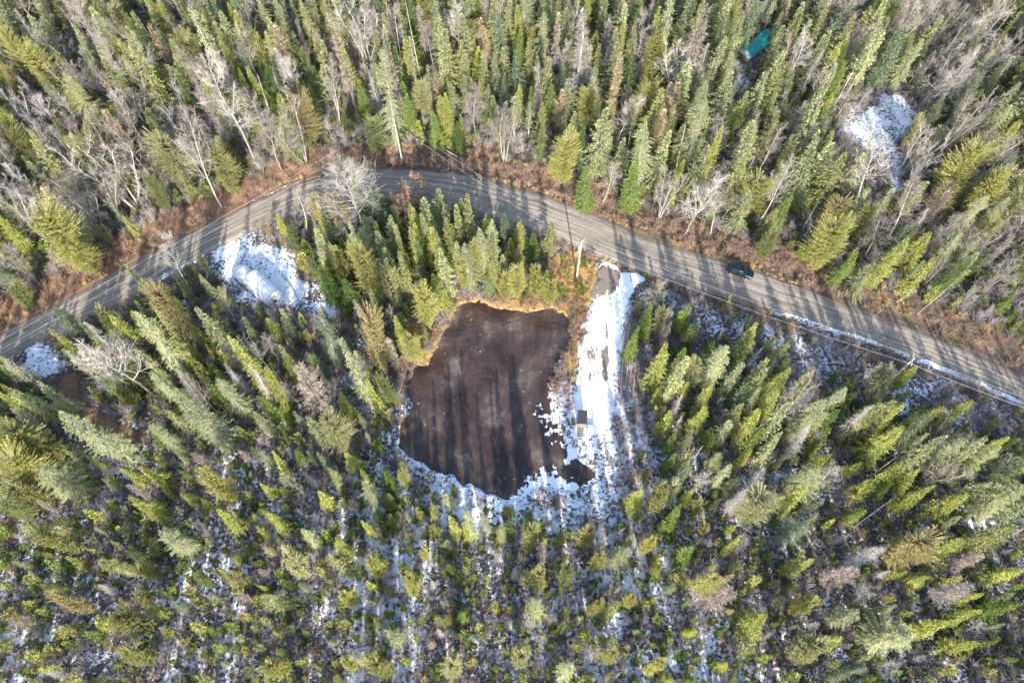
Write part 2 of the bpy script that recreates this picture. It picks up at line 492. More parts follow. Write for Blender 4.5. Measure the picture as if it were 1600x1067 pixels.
uu, vv = P(xf, yf, 0)
snow = np.full(xf.shape, .20); leaf = np.zeros(xf.shape); grass = np.zeros(xf.shape)
n = near
xs, ys, us, vs = xf[n], yf[n], uu[n], vv[n]
north = vs < road_up(us)
sn = np.where(north, .05 + .16 * (us < 260) * (vs < 330), .27)
sn += .30 * (vn(xs, ys, 9, 7) - .5) * 1.3
south = np.where(vs > 700, .19, 0.0); sn += south
sn += .1 * ((vs > 520) & (us > 540) & (us < 1120))
def zone(pl, w=1.2, wob=1.5):
    d = sdist(xs, ys, pl) + wob * (vn(xs, ys, 2.5, 8) - .5) * 2
    return 1 - sstep(-w, w, d)
def raise_(a, pl, val, w=1.2, wob=1.5):
    k = zone(pl, w, wob); return a * (1 - k) + np.maximum(a, val) * k
sn = raise_(sn, SSTRIP, .50, 1.5)
sn = raise_(sn, RIM, .60, 1.5, 2.0)
ddv = sdist(xs, ys, DRIVE)
sn = np.maximum(sn, (.72 * (1 - sstep(.3, 3.2, ddv))) * (vs > 470))
sn = raise_(sn, SLASH, .62, 1.5)
sn = raise_(sn, CLEAR, .76, 2.2, 2.4)
sn = raise_(sn, WEST, .72, 1.6, 2.4)
sn = raise_(sn, NEC, .70, 3.0, 3.0)
sn = raise_(sn, NPATH, .85, 1.2)
sn = raise_(sn, NWP, .65, 1.5)
dr = sdist(xs, ys, ROAD_POLY)
lf = np.zeros(xs.shape)
band = np.where(north, 1 - sstep(5.0, 9.5, dr + 3 * (vn(xs, ys, 4, 9) - .5)), 1 - sstep(1.0, 3.0, dr))
west = 1 - sstep(480, 640, us)
lf = band * (.42 + .5 * west)
lf = np.where(north, lf, lf * .6)
lf = np.maximum(lf, zone(TRACK, 1.2) * .8)
lf = np.maximum(lf, .35 * (vn(xs, ys, 6, 10) > .72))
gr_ = np.maximum(zone(GRASS, .8, .6) * .85, zone(GRASS2, 1.0, 1.0) * .62)
gr_ = np.maximum(gr_, ((dr < 1.6) & (us > 740) & (us < 1240)) * .44 * (vn(xs, ys, 3, 11) > .35))
sn = sn * (1 - .85 * np.clip(gr_ * 1.2, 0, 1)); sn = sn * (1 - .8 * band * north)
sn = np.where(zone(TRACK, .5) > .4, sn * .2, sn)
dp = sdist(xs, ys, POND)
sn = np.where((dp < 1.6) & (vs < 560) , sn * .25, sn)
snow[n] = sn; leaf[n] = lf; grass[n] = gr_
for nm, arr in (('snow', snow), ('leaf', leaf), ('grass', grass)):
    at = me.attributes.new(nm, 'FLOAT', 'POINT'); at.data.foreach_set('value', arr.astype(np.float32))
obj('ground', me, kind='structure', label='forest floor of brown litter with patchy old snow around pond and road')

# ------------------------------------------------------------------ road, driveway, pond
nc = 11
V, UV, SN = [], [], []
slen = np.r_[0, np.cumsum(np.linalg.norm(np.diff((ROAD_U + ROAD_L) / 2, axis=0), axis=1))]
for i in range(NR):
    a, b = ROAD_U[i], ROAD_L[i]
    ja = .35 * (float(vn(slen[i], 0, 1.8, 2)) - .5) * 2; jb = .35 * (float(vn(slen[i], 50, 1.8, 3)) - .5) * 2
    d = (b - a) / (np.linalg.norm(b - a) + 1e-9)
    a2, b2 = a - d * (.3 + ja), b + d * (.3 + jb)
    ub = float(P(b[0], b[1])[0])
    for k in range(nc):
        t = k / (nc - 1)
        q = a2 * (1 - t) + b2 * t
        z = .06 + .12 * (1 - (2 * t - 1) ** 2)
        if k in (0, nc - 1): z = -.22
        V.append((q[0], q[1], z)); UV.append((slen[i], t))
        s = 0.
        if k >= nc - 2:
            if ub > 1205: s = .58 + .12 * (ub > 1440)
            elif 240 < ub < 320: s = .55
            elif 1095 < ub: s = .3
        SN.append(s)
F = [(i * nc + k, i * nc + k + 1, (i + 1) * nc + k + 1, (i + 1) * nc + k) for i in range(NR - 1) for k in range(nc - 1)]
me = imesh('road', V, F, M_road, True)
uvl = me.uv_layers.new(name='UVMap')
li = np.zeros(len(me.loops), np.int32); me.loops.foreach_get('vertex_index', li)
uvl.data.foreach_set('uv', np.array(UV, np.float32)[li].ravel())
at = me.attributes.new('snow', 'FLOAT', 'POINT'); at.data.foreach_set('value', np.array(SN, np.float32))
if me.polygons[0].normal.z < 0: me.flip_normals()
obj('road', me, kind='structure', label='grey packed gravel road curving through the forest')

def sheet(name, pl, z, step, mt, grow=0.0, wob=0.6, zfun=None):
    x0, y0 = pl.min(0) - 1.5; x1, y1 = pl.max(0) + 1.5
    ax, ay = np.arange(x0, x1, step), np.arange(y0, y1, step)
    A, B = np.meshgrid(ax, ay, indexing='ij'); a, b = A.ravel(), B.ravel()
    d = sdist(a, b, pl) + wob * (vn(a, b, 1.2, 4) - .5) * 2 - grow
    keep = (d < 0).reshape(A.shape)
    ids = np.arange(a.size).reshape(A.shape)
    q = keep[:-1, :-1] | keep[1:, :-1] | keep[1:, 1:] | keep[:-1, 1:]
    Fq = np.stack([ids[:-1, :-1], ids[1:, :-1], ids[1:, 1:], ids[:-1, 1:]], -1)[q]
    used = np.unique(Fq); remap = np.full(a.size, -1); remap[used] = np.arange(len(used))
    zz = np.full(len(used), z, float) if zfun is None else zfun(a[used], b[used], d[used])
    me = imesh(name, np.stack([a[used], b[used], zz], 1), remap[Fq], mt, True)
    return me, a[used], b[used], d[used]
def dz(x, y, d):
    return np.where(d > -.05, -.12, .04 + .07 * vn(x, y, 1.5, 5) + .03 * vn(x, y, .7, 6))
me, a, b, d = sheet('driveway', DRIVE, 0, .35, M_drive, 0.2, 1.0, dz)
u, v = P(a, b, 0)
ridge = np.abs((v - 408) - (u - 937) * .37) < 4
s = .16 + .74 * sstep(440, 482, v + 26 * (vn(a, b, 1.9, 3) - .5) + 14 * (vn(a, b, .8, 7) - .5))
s = np.where((v < 470) & (u > 968), np.maximum(s, .70), s)
s = np.where(ridge, 1.2, s)
c = 935 - (v - 500) * .05
s -= np.where((v > 458) & (v < 600), .28 * np.exp(-((u - (c - 12)) / 6) ** 2) + .26 * np.exp(-((u - (c + 14)) / 6) ** 2), 0)
s -= .5 * np.exp(-((u - 937) / 17) ** 2 - ((v - 552) / 16) ** 2)
s -= .35 * np.exp(-((u - 928) / 9) ** 2 - ((v - 585) / 6) ** 2) + .3 * np.exp(-((u - 945) / 9) ** 2 - ((v - 580) / 14) ** 2)
s = np.where(v > 600, 1.25, s)
at = me.attributes.new('snow', 'FLOAT', 'POINT'); at.data.foreach_set('value', s.astype(np.float32))
obj('driveway', me, kind='structure', label='driveway under bright trodden snow beside the pond')

me, a, b, d = sheet('pond_ice', POND, WATER_Z, .3, M_pond, 2.2, 0)
u, v = P(a, b, 0)
SEP = poly([(835, 628), (860, 640), (862, 590), (900, 560), (925, 620), (905, 690), (960, 720), (990, 760), (960, 830), (860, 830), (790, 800), (815, 760), (835, 735), (875, 722), (885, 700), (870, 690), (845, 655)])
dse = sdist(a, b, SEP)
s = np.where(dse < 0, .58, .12) ; s = .12 + .50 * (1 - sstep(-1.5, 1.5, dse))
s = s - .5 * (1 - sstep(20, 34, np.hypot(u - 905, (v - 735) * 1.4) + 14 * (vn(a, b, 2, 5) - .5)))
s = np.where(dse > 0, s - .35 * sstep(0, 2.5, dse), s)
at = me.attributes.new('snow', 'FLOAT', 'POINT'); at.data.foreach_set('value', s.astype(np.float32))
obj('pond', me, kind='structure', label='dark brown pond under thin ice')

# ------------------------------------------------------------------ tree shapes
def conifer(seed, H=10., Rr=1.6, base=.1, profile='cone', level=.30, nb=7, spray=.42, sw=.15, droop=(-25, 40), thin=0., stick=True, gap=.2, dsp=.17):
    g = np.random.default_rng(seed)
    Q = []; T = []
    trunk = [(0, 0, -.4), (g.normal(0, .03), g.normal(0, .03), H * .35), (g.normal(0, .08), g.normal(0, .08), H * .7), (0, 0, H)]
    T.append(tubeq(trunk, [.014 * H + .03, .011 * H + .02, .006 * H + .01, .012], 6))
    ph = g.random(4) * 6.28
    z = base * H
    while z < H * .985:
        t = (z / H - base) / (1 - base)
        if profile == 'cone': r_ = Rr * (1 - t) ** .85 * (.35 + .65 * min(1, (t + .04) / .14)) + .10
        elif profile == 'narrow': r_ = Rr * (1 - t) ** .6 * (.5 + .5 * min(1, t / .3)) * (.75 + .3 * math.sin(t * 17 + ph[0])) + .12
        elif profile == 'ovoid': r_ = Rr * math.sin(math.pi * min(1, .12 + .9 * (1 - t)) ** .8) ** .7 * (.9 + .15 * math.sin(t * 9 + ph[1])) + .08
        elif profile == 'tuft': r_ = Rr * (.25 if t < .45 else (1 - t) ** .5 * 1.3) + .1
        for k in range(nb):
            if g.random() < gap: continue
            a = g.random() * 6.283
            side = 1 + .26 * math.sin(a + ph[1] + t * 3) + .2 * math.sin(a * 2 + ph[2]) + .18 * math.sin(a * 3 + t * 9 + ph[3])
            Lb = r_ * side * g.uniform(.65, 1.12)
            el = R(droop[0] + (droop[1] - droop[0]) * t ** 1.3 + g.normal(0, 7))
            ns = max(2, int(Lb / dsp * (1 - thin)))
            s = (np.arange(ns) + g.random(ns)) / ns
            s = .18 + .82 * s
            sag = -.12 * s ** 2 * Lb + (.10 * s ** 3 * Lb)
            dirh = np.array([math.cos(a), math.sin(a), 0.])
            p0 = np.array([0, 0, z])
            pts = p0 + s[:, None] * Lb * (dirh * math.cos(el) + np.array([0, 0, math.sin(el)])) + sag[:, None] * np.array([0, 0, 1.])
            lat = np.array([-math.sin(a), math.cos(a), 0.])
            for sg in (-1, 1):
                d = unit(dirh * g.uniform(.5, 1.0, (ns, 1)) + lat * sg * g.uniform(.3, 1.0, (ns, 1)) + np.array([0, 0, 1.]) * (math.sin(el) * .5 + g.normal(-.08, .28, (ns, 1))))
                sd_ = unit(np.cross(d, unit(np.array([0, 0, 1.]) + g.normal(0, .55, (ns, 3)))))
                l = spray * (1.15 - .5 * s) * g.uniform(.7, 1.25, ns)
                Q.append(kites(pts - np.array([0, 0, .02]), d, sd_, l, sw * g.uniform(.7, 1.3, ns)))
            if stick:
                e = p0 + Lb * .85 * (dirh * math.cos(el) + np.array([0, 0, math.sin(el)])) + np.array([0, 0, -.05 * Lb])
                T.append(ribbons(p0[None], e[None], [.045], lat[None]))
        z += level * g.uniform(.7, 1.3)
    # leader
    d = unit(np.array([[0, 0, 1.]] * 5) + g.normal(0, .25, (5, 3)))
    Q.append(kites(np.array([[0, 0, H - .35]] * 5), d, unit(np.cross(d, [1., .2, 0])), np.full(5, .5), np.full(5, .13)))
    return np.concatenate(Q), np.concatenate(T)

def bare(seed, H=10., Rr=3., stems=1, fork=.35, up=.5, n1=11, n2=7, n3=6, tw=.024, leaves=0, lw=.2, twl=1.0):
    g = np.random.default_rng(seed)
    Q, T, LV = [], [], []
    def line(p, d, Ln, k, wob, lift):
        pts = [p]
        for i in range(k):
            d = unit(d + g.normal(0, wob, 3) + np.array([0, 0, lift]))
            pts.append(pts[-1] + d * Ln / k)
        return np.array(pts)
    for st in range(stems):
        a = g.random() * 6.28
        tilt = 0.02 if stems == 1 else g.uniform(.12, .35)
        Hs = H * (1 if st == 0 else g.uniform(.7, .95))
        tr = line(np.array([.15 * math.cos(a) * (stems > 1), .15 * math.sin(a) * (stems > 1), -.3]), unit(np.array([math.cos(a) * tilt, math.sin(a) * tilt, 1.])), Hs, 7, .07, .03)
        r0 = .009 * Hs + .02
        T.append(tubeq(tr, np.linspace(r0, .02, len(tr)), 6))
        m1 = int(n1 / max(1, stems ** .6))
        for i in range(m1):
            t = fork + (1 - fork) * (i + g.random()) / m1
            f = t * (len(tr) - 1); j = min(int(f), len(tr) - 2); p = tr[j] + (tr[j + 1] - tr[j]) * (f - j)
            a1 = i * 2.4 + g.normal(0, .4)
            l1 = (Rr * (1.25 - .75 * (t - fork) / (1 - fork))) * g.uniform(.75, 1.15)
            d1 = unit(np.array([math.cos(a1), math.sin(a1), up + g.uniform(-.15, .5)]))
            b1 = line(p, d1, l1, 5, .16, .06)
            Q.append(tubeq(b1, np.linspace(.018 + .008 * l1, .007, len(b1)), 3, False))
            for k in range(n2):
                s = .2 + .8 * (k + g.random()) / n2
                f = s * 5; j = min(int(f), 4); p2 = b1[j] + (b1[j + 1] - b1[j]) * (f - j)
                l2 = l1 * .62 * (1.2 - .7 * s) * g.uniform(.7, 1.2) * twl
                d2 = unit(unit(b1[j + 1] - b1[j]) + g.normal(0, .55, 3) + np.array([0, 0, .15]))
                b2 = line(p2, d2, l2, 3, .2, .05)
                sdv = unit(np.cross(d2, g.normal(0, 1, 3)))
                Q.append(ribbons(b2[:-1], b2[1:], [tw * 1.4, tw * 1.2, tw], np.repeat(sdv[None], 3, 0)))
                s3 = g.random(n3) * 2.99; j3 = s3.astype(int)
                p3 = b2[j3] + (b2[j3 + 1] - b2[j3]) * (s3 - j3)[:, None]
                d3 = unit(unit(b2[j3 + 1] - b2[j3]) + g.normal(0, .6, (n3, 3)) + np.array([0, 0, .15]))
                l3 = l2 * .55 * g.uniform(.5, 1.25, n3)[:, None]
                Q.append(ribbons(p3, p3 + d3 * l3, np.full(n3, tw * .8), unit(np.cross(d3, g.normal(0, 1, (n3, 3))))))
                if leaves and g.random() < leaves:
                    m = 12
                    pl = p3[g.integers(0, n3, m)] + g.normal(0, .12, (m, 3)); dd = unit(g.normal(0, 1, (m, 3)))
                    LV.append(kites(pl, dd, unit(np.cross(dd, g.normal(0, 1, (m, 3)))), np.full(m, lw * .9), np.full(m, lw * .65)))
    return np.concatenate(Q), np.concatenate(T), (np.concatenate(LV) if LV else None)

def snag(seed, H=10., branches=14):
    g = np.random.default_rng(seed)
    lean = g.normal(0, .04, 2)
    pts = [(lean[0] * z, lean[1] * z, z) for z in (-.3, H * .3, H * .6, H * .85, H)]
    T = tubeq(pts, [.16, .13, .10, .08, .05], 6)
    Q = []
    for i in range(branches):
        z = H * (.35 + .6 * g.random()); a = g.random() * 6.28
        d = unit(np.array([math.cos(a), math.sin(a), g.uniform(-.3, .4)])); l = g.uniform(.4, 1.8) * (1.15 - z / H)+.2
        p = np.array([lean[0] * z, lean[1] * z, z])
        Q.append(tubeq([p, p + d * l * .5, p + d * l + np.array([0, 0, .1])], [.04, .03, .012], 3, False))
    return np.concatenate(Q), T

def brush(seed, n=46, H=1.2, Rr=.8, w=.03, leaves=0):
    g = np.random.default_rng(seed)
    a = g.random(n) * 6.28; sp = g.random(n) * .9
    p = np.stack([np.cos(a) * .12 * g.random(n), np.sin(a) * .12 * g.random(n), np.full(n, -.1)], 1)
    d = unit(np.stack([np.cos(a) * sp, np.sin(a) * sp, np.ones(n)], 1)); l = H * g.uniform(.5, 1.1, n)[:, None]
    m = p + d * l * .6; e = m + unit(d + g.normal(0, .35, (n, 3))) * l * .5
    s = unit(np.cross(d, g.normal(0, 1, (n, 3))))
    Q = [ribbons(p, m, np.full(n, w), s), ribbons(m, e, np.full(n, w * .8), s)]
    k = n * 2
    i = g.integers(0, n, k); t = g.random(k)[:, None]
    q0 = m[i] + (e[i] - m[i]) * t; dd = unit(d[i] + g.normal(0, .7, (k, 3)))
    Q.append(ribbons(q0, q0 + dd * l[i] * .3, np.full(k, w * .6), unit(np.cross(dd, g.normal(0, 1, (k, 3))))))
    if leaves:
        i = g.integers(0, n, leaves); q0 = m[i] + (e[i] - m[i]) * g.random(leaves)[:, None]; dd = unit(g.normal(0, 1, (leaves, 3)))
        Q.append(kites(q0, dd, unit(np.cross(dd, g.normal(0, 1, (leaves, 3)))), np.full(leaves, .14), np.full(leaves, .1)))
    return np.concatenate(Q)

PROTO = {}
def reg(kind, crown, trunk, cm, tm, Href, Rref, extra=None):
    c = qmesh(kind + '_crown', crown, cm); t = qmesh(kind + '_trunk', trunk, tm)
    e = qmesh(kind + '_leaves', extra, M_leaf) if extra is not None else None
    rad = np.hypot(crown[..., 0], crown[..., 1]).ravel()
    Rref = float(np.percentile(rad, 96 if 'bare' in kind or kind in ('spreading_tree', 'oak') else 98))
    PROTO.setdefault(kind, []).append((c, t, Href, Rref, e))
for k in range(5):
    reg('spruce', *conifer(100 + k, 10, 1.55, .08, 'cone', .25, 10, .30, .10, (-28, 34), gap=.22, dsp=.13), M_leaf, M_bark_dark, 10, 1.6)
for k in range(3):
    reg('grey_spruce', *conifer(120 + k, 10, 1.7, .12, 'narrow', .25, 11, .28, .07, (-30, 25), gap=.25, dsp=.12), M_leaf, M_bark_pale, 10, 1.7)
for k in range(3):
    reg('tall_spruce', *conifer(130 + k, 10, 1.35, .32, 'narrow', .24, 8, .36, .11, (-28, 25), gap=.3), M_leaf, M_bark_pale, 10, 1.4)
for k in range(4):
    reg('fir', *conifer(140 + k, 10, 2.0, .03, 'cone', .22, 12, .38, .13, (-10, 42), gap=.2), M_leaf, M_bark_dark, 10, 2.0)
for k in range(4):
    reg('cedar', *conifer(150 + k, 10, 2.8, .04, 'ovoid', .2, 16, .34, .11, (10, 60), gap=.12, dsp=.14), M_leaf, M_bark_dark, 10, 2.8)
for k in range(3):
    reg('fir_young', *conifer(170 + k, 10, 2.3, .02, 'cone', .55, 9, 1.0, .30, (-10, 50), gap=.35, dsp=.42), M_leaf, M_bark_dark, 10, 2.0)
    reg('cedar_young', *conifer(175 + k, 10, 3.0, .02, 'ovoid', .6, 10, 1.1, .30, (5, 65), gap=.35, dsp=.45), M_leaf, M_bark_dark, 10, 2.0)
    reg('spruce_young', *conifer(180 + k, 10, 2.0, .03, 'cone', .5, 9, .9, .24, (-25, 40), gap=.35, dsp=.4), M_leaf, M_bark_dark, 10, 2.0)
for k in range(3):
    reg('cedar_big', *conifer(190 + k, 10, 2.8, .04, 'ovoid', .17, 20, .24, .055, (5, 55), gap=.25, dsp=.10), M_leaf, M_bark_dark, 10, 2.8)
    reg('grey_spruce_big', *conifer(195 + k, 10, 1.7, .08, 'narrow', .2, 14, .22, .045, (-30, 25), gap=.25, dsp=.09), M_leaf, M_bark_pale, 10, 1.7)
    reg('fir_big', *conifer(198 + k, 10, 2.0, .03, 'cone', .2, 14, .28, .075, (-15, 38), gap=.3, dsp=.11), M_leaf, M_bark_dark, 10, 2.0)
def pk(t):
    k = t['kind'] + '_young'
    if t['h'] < 5.2 and k in PROTO: return k
    k = t['kind'] + '_big'
    if t['r'] > 1.7 and k in PROTO: return k
    return t['kind']
for k in range(3):
    reg('larch', *conifer(160 + k, 10, 1.7, .25, 'narrow', .26, 10, .48, .045, (-5, 35), gap=.25), M_twig, M_bark_dark, 10, 1.7)
for k in range(4):
    q, t, _ = bare(200 + k, 10, 2.3, 1, .34, .9, 17, 10, 9); reg('bare_tree', q, t, M_twig, M_bark_pale, 10, 2.4)
for k in range(3):
    q, t, _ = bare(220 + k, 10, 2.4, 4, .28, 1.0, 18, 9, 9); reg('bare_clump', q, t, M_twig, M_bark_pale, 10, 3.2)
q, t, _ = bare(241, 10, 3.9, 1, .36, .55, 22, 12, 12, .022); reg('spreading_tree', q, t, M_twig, M_bark_pale, 10, 4.5)
q, t, lv = bare(251, 10, 3.6, 3, .25, .6, 16, 9, 5, .03, 1.0, .26); reg('oak', q, t, M_twig, M_bark_dark, 10, 4.0, lv)
for k in range(3):
    reg('snag', *snag(260 + k), M_twig, M_bark_dead, 10, 1.2)
for k in range(2):
    reg('dead_spruce', *conifer(270 + k, 10, 1.9, .15, 'cone', .26, 10, .42, .03, (-15, 30), gap=.2), M_twig, M_bark_dead, 10, 1.9)

# ------------------------------------------------------------------ where the trees stand
COLORS = {
 'spruce': [('dark green', (.085, .11, .05)), ('olive green', (.21, .215, .10)), ('grey green', (.215, .23, .14)), ('blue green', (.11, .145, .10)), ('pale green', (.265, .275, .16))],
 'fir': [('bright green', (.15, .195, .065)), ('yellow green', (.27, .28, .10)), ('deep green', (.085, .125, .045)), ('lime green', (.30, .305, .10))],
 'cedar': [('olive', (.205, .20, .095)), ('yellowish', (.275, .26, .105)), ('golden brown', (.26, .215, .12)), ('mossy green', (.165, .18, .085)), ('khaki', (.265, .255, .155))],
 'larch': [('pinkish brown', (.255, .205, .17)), ('tan', (.30, .255, .18)), ('orange brown', (.34, .25, .145)), ('grey brown', (.245, .215, .19))],
 'bare': [('pale grey', (.25, .225, .20)), ('brownish grey', (.215, .185, .16)), ('silvery', (.31, .285, .26))],
 'dead': [('silver grey', (.29, .265, .245)), ('weathered', (.27, .24, .21))]}
for _k, _b in (('spruce', .82), ('fir', .74), ('cedar', .82)):
    COLORS[_k] = [(w, (c[0] * 1.03, c[1] * 1.04, c[2] * _b)) for w, c in COLORS[_k]]
CK = {'spruce': 'spruce', 'grey_spruce': 'spruce', 'tall_spruce': 'spruce', 'fir': 'fir', 'cedar': 'cedar', 'larch': 'larch', 'bare_tree': 'bare', 'bare_clump': 'bare',
      'spreading_tree': 'bare', 'oak': 'bare', 'snag': 'dead', 'dead_spruce': 'dead'}
NOUN = {'spruce': 'spruce', 'grey_spruce': 'thin spruce', 'tall_spruce': 'long stemmed spruce', 'fir': 'fir', 'cedar': 'cedar', 'larch': 'needleless larch', 'bare_tree': 'leafless tree',
        'bare_clump': 'leafless tree clump', 'spreading_tree': 'spreading leafless tree', 'oak': 'oak', 'snag': 'dead snag', 'dead_spruce': 'dead spruce'}
ONAME = {'spruce': 'spruce_tree', 'grey_spruce': 'spruce_tree', 'tall_spruce': 'spruce_tree', 'fir': 'fir_tree', 'cedar': 'cedar_tree', 'larch': 'larch_tree', 'bare_tree': 'leafless_tree',
         'bare_clump': 'leafless_tree', 'spreading_tree': 'leafless_tree', 'oak': 'oak_tree', 'snag': 'dead_tree', 'dead_spruce': 'dead_tree'}
CATN = {'spruce_tree': 'spruce', 'fir_tree': 'fir', 'cedar_tree': 'cedar', 'larch_tree': 'larch', 'leafless_tree': 'leafless tree', 'oak_tree': 'oak', 'dead_tree': 'dead tree'}

